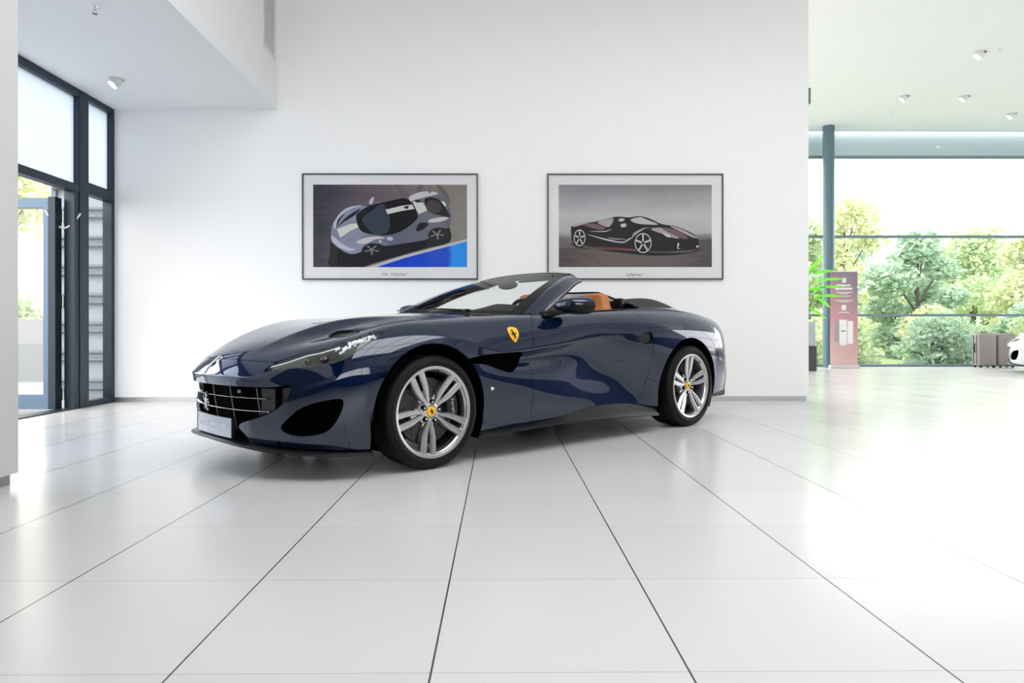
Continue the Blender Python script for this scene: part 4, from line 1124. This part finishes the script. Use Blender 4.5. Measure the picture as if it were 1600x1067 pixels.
spot(-3.82, 6.90, SZ_, 'white tilted spotlight in the low ceiling beside the side glazing', (-.5, .45))
spot(7.90, 11.23, CZ, 'largest of the four white spotlights in the hall ceiling, nearest the camera', (.3, .7), s=1.5)
spot(7.89, 13.33, CZ, 'hall ceiling spotlight nearest the free end of the wall', (.3, .7), s=1.4)
spot(9.08, 13.33, CZ, 'middle one of the three far hall ceiling spotlights', (.3, .7), s=1.4)
spot(10.80, 14.40, CZ, 'hall ceiling spotlight nearest the glazing, cut close to the right edge', (.3, .7), s=1.4)
def sprinkler(x, y, z, label):
    t = thing('sprinkler', label, 'sprinkler', (x, y, z))
    m = MB(); m.lathe([(0, 0), (.028, 0), (.028, -.006), (.010, -.010), (.010, -.030), (0, -.03)], 'z', 16); m.build('escutcheon', M_CHROME, t, smooth=True)
    m = MB(); m.tube([(.010, 0, -.028), (.014, 0, -.045), (0, 0, -.058), (-.014, 0, -.045), (-.010, 0, -.028)], .003, 6); m.lathe([(0, -.058), (.020, -.058), (.020, -.061), (0, -.061)], 'z', 12); m.build('deflector', M_CHROME, t)
sprinkler(-3.14, 5.36, SZ_, 'small metal sprinkler in the low ceiling above the side glazing')
sprinkler(8.13, 11.10, CZ, 'tiny sprinkler in the hall ceiling beside the largest spotlight')
sprinkler(8.18, 14.30, CZ, 'tiny sprinkler in the hall ceiling near the far glazing')
t = thing('air_vent', 'white slatted air vent on the side of the dropped ceiling', 'vent', (XL, 7.56, 4.20))
m = MB(); m.box(0, .008, -.19, -.165, -.34, .34); m.box(0, .008, .165, .19, -.34, .34); m.box(0, .008, -.165, .165, -.34, -.315); m.box(0, .008, -.165, .165, .315, .34); m.build('frame', M_LAMPW, t)
for i in range(24):
    z = -.30 + .026 * i
    m = MB(); m.box(-.001, .006, -.165, .165, z - .006, z + .006, 0, Matrix.Rotation(0, 4, 'Y')); m.build('slat', mat('vent_grey', (.70, .70, .70), .5), t)
MB().box(0, .0015, -.165, .165, -.315, .315).build('backing', mat('vent_dark', (.50, .50, .50), .7), t)
t = MB(); t.box(XE, XE + .045, WY + .03, WY + .15, 3.42, 3.60, .008); tag(t.build('wall_sensor', mat('grey_plastic', (.16, .18, .18), .5)), 'small grey box mounted high on the free end of the wall', 'sensor')

# ---------------------------------------------------------------- framed posters
M_MAT = mat('poster_mount_white', (.66, .66, .67), .6, Coat_Weight=.2)
M_PFRAME = mat('dark_metal_frame', (.05, .05, .055), .35, .6)
def flat(name, col, rough=.55, grad=None):
    m = mat('print_' + name, col, rough, Coat_Weight=.06, Specular_IOR_Level=.15)
    m.node_tree.nodes['Principled BSDF'].inputs['Coat Roughness'].default_value = .03
    return m
def grad_mat(name, stops, axis, noise=0, nscale=(6, 30, 1), rot=0.0):
    """printed colour gradient across the poster (object coordinates)"""
    m = mat('print_' + name, (1, 1, 1), .5, Coat_Weight=.06, Specular_IOR_Level=.15); n = m.node_tree.nodes; l = m.node_tree.links; b = n['Principled BSDF']; b.inputs['Coat Roughness'].default_value = .03
    tc = n.new('ShaderNodeTexCoord'); sp = n.new('ShaderNodeSeparateXYZ'); l.new(tc.outputs['Object'], sp.inputs[0])
    rmp = n.new('ShaderNodeValToRGB'); el = rmp.color_ramp.elements
    while len(el) < len(stops): el.new(.5)
    for e, (p, c) in zip(el, stops): e.position = p; e.color = (*c, 1)
    src = sp.outputs['XZ'.index(axis)] if axis == 'X' else sp.outputs[2]
    mr = n.new('ShaderNodeMapRange'); mr.inputs['From Min'].default_value = -.88 if axis == 'X' else -.47; mr.inputs['From Max'].default_value = .88 if axis == 'X' else .47
    l.new(src, mr.inputs['Value'])
    v = mr.outputs[0]
    if noise:
        mp = n.new('ShaderNodeMapping'); mp.inputs['Scale'].default_value = nscale; mp.inputs['Rotation'].default_value = (0, rot, 0); l.new(tc.outputs['Object'], mp.inputs[0])
        nz = n.new('ShaderNodeTexNoise'); nz.inputs['Scale'].default_value = 1.0; nz.inputs['Detail'].default_value = 6; l.new(mp.outputs[0], nz.inputs['Vector'])
        a = n.new('ShaderNodeMath'); a.operation = 'MULTIPLY_ADD'; l.new(nz.outputs['Fac'], a.inputs[0]); a.inputs[1].default_value = noise; l.new(v, a.inputs[2])
        s = n.new('ShaderNodeMath'); s.operation = 'SUBTRACT'; l.new(a.outputs[0], s.inputs[0]); s.inputs[1].default_value = noise / 2; v = s.outputs[0]
    l.new(v, rmp.inputs['Fac']); l.new(rmp.outputs[0], b.inputs['Base Color'])
    return m
def poster(x0, x1, label, px, art):
    """px: crop frame of the print (left, top, right, bottom) used as drawing units"""
    z0, z1 = 1.390, 2.596; cx = (x0 + x1) / 2; cz = (z0 + z1) / 2; w, h = x1 - x0, z1 - z0
    t = thing('framed_poster', label, 'poster', (cx, WY, cz), 0)
    f = MB(); b = .014
    f.box(-w/2, w/2, -.035, 0, h/2 - b, h/2); f.box(-w/2, w/2, -.035, 0, -h/2, -h/2 + b); f.box(-w/2, -w/2 + b, -.035, 0, -h/2 + b, h/2 - b); f.box(w/2 - b, w/2, -.035, 0, -h/2 + b, h/2 - b)
    f.build('frame', M_PFRAME, t)
    MB().box(-w/2 + b, w/2 - b, -.022, -.002, -h/2 + b, h/2 - b).build('mount', M_MAT, t)
    pw, ph = 1.748, .938; L, T, R_, B_ = px
    layer = [0]
    def fr(a, b_): return (-pw/2 + (a - L) / (R_ - L) * pw, -.0225 - .00025 * layer[0], .008 + ph/2 - (b_ - T) / (B_ - T) * ph)
    mb = MB(); mats = []; idx = []
    for nm, m_, polys in art:
        layer[0] += 1
        if m_ not in mats: mats.append(m_)
        for poly in polys:
            poly = [(min(max(p[0], L), R_), min(max(p[1], T), B_)) for p in poly]
            V, F = fill_poly(poly, fr); n0 = len(mb.bm.faces); mb.pydata(V, F); mb.bm.faces.ensure_lookup_table()
            for f_ in mb.bm.faces[n0:]:
                f_.material_index = mats.index(m_); f_.normal_update()
                if f_.normal.y > 0: f_.normal_flip()
    me = bpy.data.meshes.new('print'); mb.bm.to_mesh(me); mb.bm.free()
    for m_ in mats: me.materials.append(m_)
    pr = new_obj('print', me, None, t)
    return t, pr
def ell(cx, cy, rx, ry, rot=0, n=20): return [(cx + rx * math.cos(2*PI*i/n) * math.cos(rot) - ry * math.sin(2*PI*i/n) * math.sin(rot), cy + rx * math.cos(2*PI*i/n) * math.sin(rot) + ry * math.sin(2*PI*i/n) * math.cos(rot)) for i in range(n)]
sp_ = lambda pts: smooth_poly(pts, 4)
def spokes(cx, cy, rx, ry, w=.10, rot=0, n=5, r0=.1):
    out = []
    for k in range(n):
        a = rot + k * 2 * PI / n
        out.append([(cx + rx * r0 * math.cos(a - 1.2), cy + ry * r0 * math.sin(a - 1.2)), (cx + rx * math.cos(a - w), cy + ry * math.sin(a - w)), (cx + rx * math.cos(a + w), cy + ry * math.sin(a + w)), (cx + rx * r0 * math.cos(a + 1.2), cy + ry * r0 * math.sin(a + 1.2))])
    return out
def ring(cx, cy, rx, ry, t, n=24):
    o = ell(cx, cy, rx, ry, 0, n); i_ = ell(cx, cy, rx * (1 - t), ry * (1 - t), 0, n)
    return [[o[k], o[(k + 1) % n], i_[(k + 1) % n], i_[k]] for k in range(n)]
G1 = grad_mat('track', [(0, (.035,.035,.052)), (.35, (.10,.08,.10)), (.6, (.16,.12,.12)), (1, (.21,.20,.18))], 'X', .55, (2.0, 1, 16), -.22)
art1 = [
 ('print_track', G1, [[(165,160),(1440,160),(1440,845),(165,845)]]),
 ('print_skid', flat('skid', (.11,.105,.10)), [sp_([(700,160),(770,170),(830,230),(850,300),(800,260),(750,200)]), sp_([(830,160),(880,165),(930,215),(960,250),(900,250),(860,200)]), sp_([(1040,160),(1080,170),(1060,215),(1020,215)]), sp_([(1180,160),(1240,180),(1290,260),(1300,330),(1240,250)])]),
 ('print_blue', grad_mat('blue', [(0, (.004,.02,.35)), (.62, (.005,.05,.50)), (.87, (.01,.06,.48)), (.90, (.01,.25,.75)), (1, (.01,.22,.70))], 'X', .06, (3,1,9), -.2), [[(640,848),(1440,622),(1440,845),(660,845)]]),
 ('print_kerb', flat('kerb', (.42,.43,.47)), [[(600,845),(900,752),(1440,610),(1440,632),(920,770),(690,845)]]),
 ('print_shadow', flat('shadow', (.010,.010,.013)), [sp_([(318,640),(420,700),(700,640),(1000,560),(1250,500),(1300,540),(1290,640),(1100,690),(900,745),(640,820),(560,845),(305,845),(305,720)])]),
 ('print_body', grad_mat('body', [(0, (.16,.17,.24)), (.3, (.22,.23,.31)), (.5, (.10,.105,.16)), (.75, (.13,.13,.17)), (1, (.08,.08,.10))], 'X', .5, (5,1,9), -.5), [sp_([(312,580),(318,520),(345,455),(395,390),(460,350),(540,332),(625,340),(700,308),(800,285),(900,270),(980,238),(1050,214),(1150,214),(1225,240),(1280,310),(1305,390),(1305,460),(1285,520),(1230,520),(1160,540),(1120,610),(900,650),(760,668),(700,650),(620,670),(560,720),(470,735),(380,690),(325,640)])]),
 ('print_nose', flat('nose', (.42,.43,.50)), [sp_([(312,585),(345,600),(400,650),(470,685),(515,695),(470,712),(400,690),(330,640)]), sp_([(330,490),(350,450),(400,385),(470,345),(575,335),(480,360),(410,400),(365,460),(350,530)])]),
 ('print_highlight', flat('light', (.50,.46,.48)), [sp_([(520,640),(600,600),(700,590),(760,605),(680,615),(600,650)]), sp_([(1130,450),(1220,430),(1290,435),(1230,465),(1130,475)]), sp_([(960,262),(1040,225),(1120,218),(1100,260),(1010,285),(975,300)]), sp_([(1100,260),(1150,218),(1200,235),(1150,250)])]),
 ('print_stripe', flat('stripe', (.55,.55,.52)), [[(362,530),(470,488),(522,482),(548,510),(470,545),(390,600),(375,565)], [(990,300),(1080,312),(1108,375),(1040,405),(1010,350)], [(1212,300),(1252,300),(1270,335),(1232,342)]]),
 ('print_lamp', flat('lamp', (.012,.012,.015)), [sp_([(355,522),(372,450),(430,400),(385,455)]), sp_([(360,518),(440,430),(520,378),(560,362),(500,420),(420,470)]), sp_([(1030,500),(1060,475),(1120,485),(1080,530),(1020,545)]), sp_([(1008,288),(1055,292),(1030,312)])]),
 ('print_canopy', flat('canopy', (.006,.006,.007)), [sp_([(520,420),(555,380),(630,335),(720,312),(820,290),(900,274),(955,284),(1000,340),(1032,425),(1000,470),(940,520),(860,560),(760,582),(650,572),(570,550),(535,500)]), sp_([(1085,290),(1130,265),(1200,280),(1260,350),(1295,430),(1250,420),(1150,400),(1110,360)])]),
 ('print_windscreen', flat('glass', (.030,.040,.065)), [sp_([(570,450),(640,385),(735,320),(775,365),(798,440),(790,545),(700,578),(630,540)])]),
 ('print_roof_stripe', flat('stripe', (.55,.55,.52)), [[(764,368),(900,335),(985,326),(1003,362),(900,378),(782,406)]]),
 ('print_engine', flat('engine', (.05,.035,.04)), [ell(1165, 345, 65, 55, .4)]),
 ('print_scoop', flat('lamp', (.01,.01,.01)), [sp_([(912,348),(955,336),(945,362)])]),
 ('print_wheels', flat('lamp', (.01,.01,.01)), [ell(648, 702, 82, 56, -.15), ell(1192, 572, 78, 55, -.25)]),
 ('print_spokes', flat('spokes', (.20,.21,.23)), spokes(650,702,62,42,.10,.3) + spokes(1192,574,58,40,.10,.2)),
 ('print_mirror', flat('nose', (.45,.46,.5)), [sp_([(628,300),(660,262),(668,275),(655,318),(640,325)]), sp_([(775,605),(800,592),(828,605),(815,625),(785,622)]), ell(720, 632, 12, 12)]),
]
P1, pr1 = poster(-2.243, -.247, 'framed poster of a silver sports car seen from above, with a blue corner', (165,160,1440,845), art1)
G2 = grad_mat('sky', [(0, (.055,.045,.048)), (.20, (.11,.09,.09)), (.36, (.15,.14,.145)), (.44, (.38,.38,.39)), (.62, (.44,.44,.45)), (.85, (.30,.30,.31)), (1, (.22,.22,.23))], 'Z', .30, (1.6, 1, 5), .12)
art2 = [
 ('print_sky', G2, [[(178,160),(1447,160),(1447,842),(178,842)]]),
 ('print_ground', grad_mat('tarmac', [(0, (.07,.055,.055)), (.3, (.13,.10,.095)), (.7, (.12,.10,.10)), (1, (.07,.06,.062))], 'X', .5, (5,1,30), 0), [[(178,690),(400,676),(1447,610),(1447,842),(178,842)]]),
 ('print_shadow', flat('shadow', (.010,.010,.013)), [sp_([(285,640),(420,690),(700,700),(960,720),(1250,720),(1350,685),(1300,720),(1100,745),(860,742),(500,700),(330,680)])]),
 ('print_body', flat('black_car', (.012,.011,.011)), [sp_([(280,510),(300,500),(350,482),(420,474),(500,462),(600,436),(660,424),(760,430),(850,420),(930,440),(1030,485),(1150,505),(1250,545),(1310,580),(1335,610),(1340,670),(1330,690),(1230,705),(1000,715),(800,695),(600,690),(420,670),(300,640),(282,580)])]),
 ('print_reflection', flat('warm_grey', (.34,.30,.30)), [sp_([(290,500),(350,478),(420,474),(380,490),(310,508)]), sp_([(500,470),(600,440),(630,440),(620,480),(590,510),(545,500)]), sp_([(830,540),(900,515),(1000,512),(900,520),(790,590),(800,560)]), sp_([(940,528),(1030,515),(1120,540),(1180,590),(1150,605),(1060,575)]), sp_([(1100,505),(1180,520),(1330,600),(1270,590),(1180,545)])]),
 ('print_reflection', flat('plum_grey', (.14,.09,.10)), [sp_([(380,490),(460,480),(560,515),(520,535),(430,510)]), sp_([(1030,520),(1140,530),(1250,600),(1180,600)])]),
 ('print_side_line', flat('light_line', (.45,.43,.43)), [sp_([(410,570),(560,605),(700,632),(760,605),(800,590),(740,630),(690,642),(560,618)]), sp_([(580,595),(640,605),(740,610),(640,612)]), sp_([(430,545),(560,550),(620,525),(560,542)])]),
 ('print_red_sill', flat('red', (.25,.02,.02)), [sp_([(470,668),(640,680),(800,692),(640,688)])]),
 ('print_windscreen', flat('pale_glass', (.42,.42,.43)), [sp_([(770,450),(850,428),(900,445),(1000,488),(930,490),(830,482)])]),
 ('print_cockpit', flat('lamp', (.01,.01,.01)), [sp_([(632,440),(690,425),(750,440),(790,500),(700,505),(640,480)])]),
 ('print_cabin', flat('light_line', (.45,.43,.43)), [sp_([(690,440),(725,445),(700,465),(670,455)]), sp_([(690,490),(730,480),(735,505),(700,512)])]),
 ('print_lights', flat('silver', (.55,.53,.53)), [sp_([(1040,560),(1080,570),(1110,595),(1070,590)]), sp_([(1320,665),(1342,668),(1320,682)]), sp_([(1165,640),(1175,655),(1165,685),(1190,684),(1160,690)])]),
 ('print_tyres', flat('lamp', (.01,.01,.01)), [ell(350,598,60,84), ell(876,643,80,92)]),
 ('print_rims', flat('rim', (.50,.48,.48)), ring(350,600,48,70,.12) + ring(876,643,70,83,.10) + spokes(350,600,46,66,.10,-1.55) + spokes(876,643,66,78,.10,-1.58) + [ell(350,600,9,12), ell(876,643,12,14)]),
]
P2, pr2 = poster(.544, 2.552, 'framed poster of a black open sports car under a grey sky', (178,160,1447,842), art2)
def caption(t, body, x, z, size, m, shear=.25):
    me = text_mesh(body, size, lambda a, b_, h: (x + a + b_ * shear, -.0228 - h, z + b_), .0004, 'LEFT'); new_obj('caption', me, m, t)
caption(P1, 'SF90', -.105, -.545, .040, flat('caption_grey', (.18,.19,.22)), .4); caption(P1, 'STRADALE', .005, -.545, .038, flat('caption_red', (.16,.01,.02)), .4)
caption(P2, 'LaFerrari', -.105, -.548, .050, flat('caption_black', (.03,.03,.03)), .4)

# ---------------------------------------------------------------- roll-up banner
t = thing('rollup_banner', 'pink and plum roll-up banner with white print, standing by the column', 'banner', (7.53, 14.98, 0), 0)
bm_ = mat('banner_print', (1, 1, 1), .5); n = bm_.node_tree.nodes; l = bm_.node_tree.links
tc = n.new('ShaderNodeTexCoord'); sp = n.new('ShaderNodeSeparateXYZ'); l.new(tc.outputs['Object'], sp.inputs[0]); mr = n.new('ShaderNodeMath'); mr.operation = 'MULTIPLY_ADD'
l.new(sp.outputs[2], mr.inputs[0]); mr.inputs[1].default_value = .45; q = n.new('ShaderNodeMath'); q.operation = 'MULTIPLY_ADD'; l.new(sp.outputs[0], q.inputs[0]); q.inputs[1].default_value = .35; q.inputs[2].default_value = .02; l.new(q.outputs[0], mr.inputs[2])
rp = n.new('ShaderNodeValToRGB'); e = rp.color_ramp.elements; e[0].position = .0; e[0].color = (.78, .55, .52, 1); e[1].position = 1; e[1].color = (.24, .20, .26, 1); x_ = e.new(.45); x_.color = (.62, .30, .34, 1)
l.new(mr.outputs[0], rp.inputs['Fac']); l.new(rp.outputs[0], n['Principled BSDF'].inputs['Base Color'])
ban = MB(); ban.box(-.30, .30, -.002, .002, .06, 2.11); bo = ban.build('banner_sheet', bm_, t)
MB().box(-.31, .31, -.012, .012, 2.105, 2.125, .003).build('top_rail', M_LAMPW, t)
m = MB(); m.box(-.32, .32, -.05, .05, .0, .065, .01); m.build('base', M_LAMPW, t)
MW = mat('banner_white', (.85, .85, .86), .5)
wm = MB()
for (x0, x1, z0, z1) in ((-.035,.045,1.87,1.97),(-.05,.045,1.27,1.38)): wm.box(x0, x1, -.0035, -.0022, z0, z1, 0)
wm.build('logo', MW, bo)
wm = MB(); rng = random.Random(5)
for (z, hh, xa, xb) in ((1.79,.045,-.17,.15),(1.715,.05,-.19,.17),(1.65,.018,-.16,.20),(1.62,.014,-.10,.10),(1.57,.014,-.19,.17),(1.475,.014,-.21,.20),(1.45,.014,-.12,.12),(1.21,.022,-.12,.12)):
    x = xa
    while x < xb - .01:
        w = hh * rng.uniform(.5, .8); wm.box(x, x + w, -.0035, -.0022, z, z + hh * rng.uniform(.75, 1), 0); x += w + hh * .12
wm.build('print_lines', MW, bo)
wm = MB(); wm.box(-.10, .06, -.0040, -.0022, .50, 1.06); wm.box(.075, .20, -.0040, -.0022, .53, 1.03); wm.build('print_boxes', MW, bo)
wm = MB(); wm.box(-.20, -.11, -.0038, -.0022, .57, 1.02); wm.build('print_box_side', mat('banner_grey', (.38, .36, .40), .5), bo)
wm = MB(); wm.box(-.065, .03, -.0046, -.0041, .80, .825); wm.build('print_mark', mat('banner_dark', (.15, .15, .15), .5), bo)

# ---------------------------------------------------------------- potted plant behind the wall end
t = thing('potted_plant', 'tall bright green plant in a two-tone planter, half hidden by the wall end', 'plant', (6.20, 14.20, 0))
m = MB(); m.box(-.26, .26, -.26, .26, 0, .50, .02); m.build('planter', mat('dark_grey_planter', (.06, .06, .065), .5), t)
m = MB(); m.box(-.24, .24, -.24, .24, .50, 1.0, .02); m.build('planter_top', mat('pale_grey_planter', (.42, .45, .46), .3), t)
m = MB()
for a, b_ in (((0,0,.95),(.12,-.05,1.9)), ((0,.05,.95),(-.15,.1,2.2)), ((.05,0,.95),(.30,.0,1.55))): m.tube([a, Vector(a).lerp(Vector(b_), .5) + Vector((.03, 0, 0)), b_], [.022, .018, .010], 8)
m.build('stem', mat('green_stem', (.12, .25, .05), .6), t, smooth=True)
lm = leaf_mat('houseplant_leaf', (.14, .62, .03), (.32, .80, .10)); rng = random.Random(9)
LV = [((.12,-.05,1.9),(.72,-.1,2.05),.10),((.10,-.05,1.75),(.92,-.1,1.88),.09),((.10,0,1.6),(.90,-.15,1.72),.09),((.10,0,1.45),(.88,-.1,1.52),.09),((.05,0,1.3),(.50,-.2,1.05),.10),((.3,0,1.5),(.62,-.1,1.28),.10),((.1,0,1.85),(.45,-.2,2.38),.10),((.3,0,1.55),(.58,.1,1.75),.09),((0,0,2),(-.5,-.1,2.3),.1),((0,0,1.7),(-.6,-.2,1.8),.1),((-.1,0,2.1),(-.1,-.5,2.5),.1),((0,0,1.6),(.35,-.4,1.62),.09),((0,0,1.4),(-.4,-.4,1.4),.09),((.12,0,1.9),(.40,.1,2.15),.09)]
for a, b_, w in LV:
    a, b_ = Vector(a), Vector(b_); d = (b_ - a); sdv = d.cross(Vector((0, 0, 1))).normalized(); V = []; F = []; n_ = 10
    for i in range(n_ + 1):
        u = i / n_; p = a + d * u + Vector((0, 0, .10 * math.sin(PI * u))); ww = 1.45 * w * math.sin(PI * min(1, max(.03, (u - .15) / .85))) ** .8 if u > .15 else .006
        tw = sdv * ww + Vector((0, 0, ww * .5)); V += [p - tw, p + Vector((0, 0, -.012 * math.sin(PI * u))), p + sdv * ww + Vector((0, 0, -ww * .2))]
    for i in range(n_):
        for q_ in range(2): F.append((i * 3 + q_, i * 3 + q_ + 1, (i + 1) * 3 + q_ + 1, (i + 1) * 3 + q_))
    m = MB(); m.pydata(V, F); m.build('leaf', lm, t, smooth=True)

# ---------------------------------------------------------------- suitcases by the glazing
def suitcase(x, y, label, rz, w=.36):
    t = thing('suitcase', label, 'suitcase', (x, y, 0), rz, 'upright suitcases by the hall glazing')
    m = MB(); m.box(-w/2, w/2, -.13, .13, .04, .76, .045, seg=4)
    for v in m.bm.verts:
        pass
    m.build('shell', mat('grey_suitcase_fabric', (.30, .28, .265), .55), t, smooth=True)
    m = MB(); pts = [(-w/2 - .001, -.06, .08 + .0), (-w/2 - .001, -.06, .72), ]
    for yy in (-.05, .05):
        m.tube([(-w/2 + .03, yy, .045), (-w/2 - .004, yy, .09), (-w/2 - .004, yy, .71), (-w/2 + .04, yy, .764), (w/2 - .04, yy, .764), (w/2 + .004, yy, .71), (w/2 + .004, yy, .09), (w/2 - .03, yy, .045)], .008, 6)
    m.build('piping', mat('dark_piping', (.03, .025, .025), .5), t, smooth=True)
    m = MB(); m.tube([(-.06, 0, .758), (-.05, 0, .785), (.05, 0, .785), (.06, 0, .758)], .010, 8); m.build('handle', M_BLACK, t, smooth=True)
    m = MB(); m.tube([(-w/2 - .0, 0, .33), (-w/2 - .02, 0, .36), (-w/2 - .02, 0, .50), (-w/2, 0, .53)], .010, 8); m.build('side_handle', M_BLACK, t, smooth=True)
    for xx in (-w/2 + .06, w/2 - .06):
        for yy in (-.09, .09):
            m = MB(); m.tube([(xx - .012, yy, .025), (xx + .012, yy, .025)], .025, 12); m.build('castor', M_BLACK, t, smooth=True)
    return t
suitcase(10.756, 15.18, 'grey upright suitcase with dark piping, the left one of the pair', 0, .40)
suitcase(11.19, 15.18, 'grey upright suitcase partly hidden behind the white car', 0, .40)

# ---------------------------------------------------------------- second car, cut by the right edge
M_WHITE = car_paint('white_pearl_paint', (.62, .64, .66), (.75, .76, .78)); M_WHITE.node_tree.nodes['Principled BSDF'].inputs['Metallic'].default_value = 0
car2 = copy_tree(CAR)
car2.name = 'sports_car'; car2['label'] = 'white sports car at the right edge beside the suitcases'; car2['category'] = 'car'
car2.location = (11.02, 13.20, 0); car2.rotation_euler = (0, 0, rad(-55))
def repaint(o):
    if o.type == 'MESH':
        for s in o.material_slots:
            if s.material == M_PAINT: s.link = 'OBJECT'; s.material = M_WHITE
    for c in o.children: repaint(c)
repaint(car2)
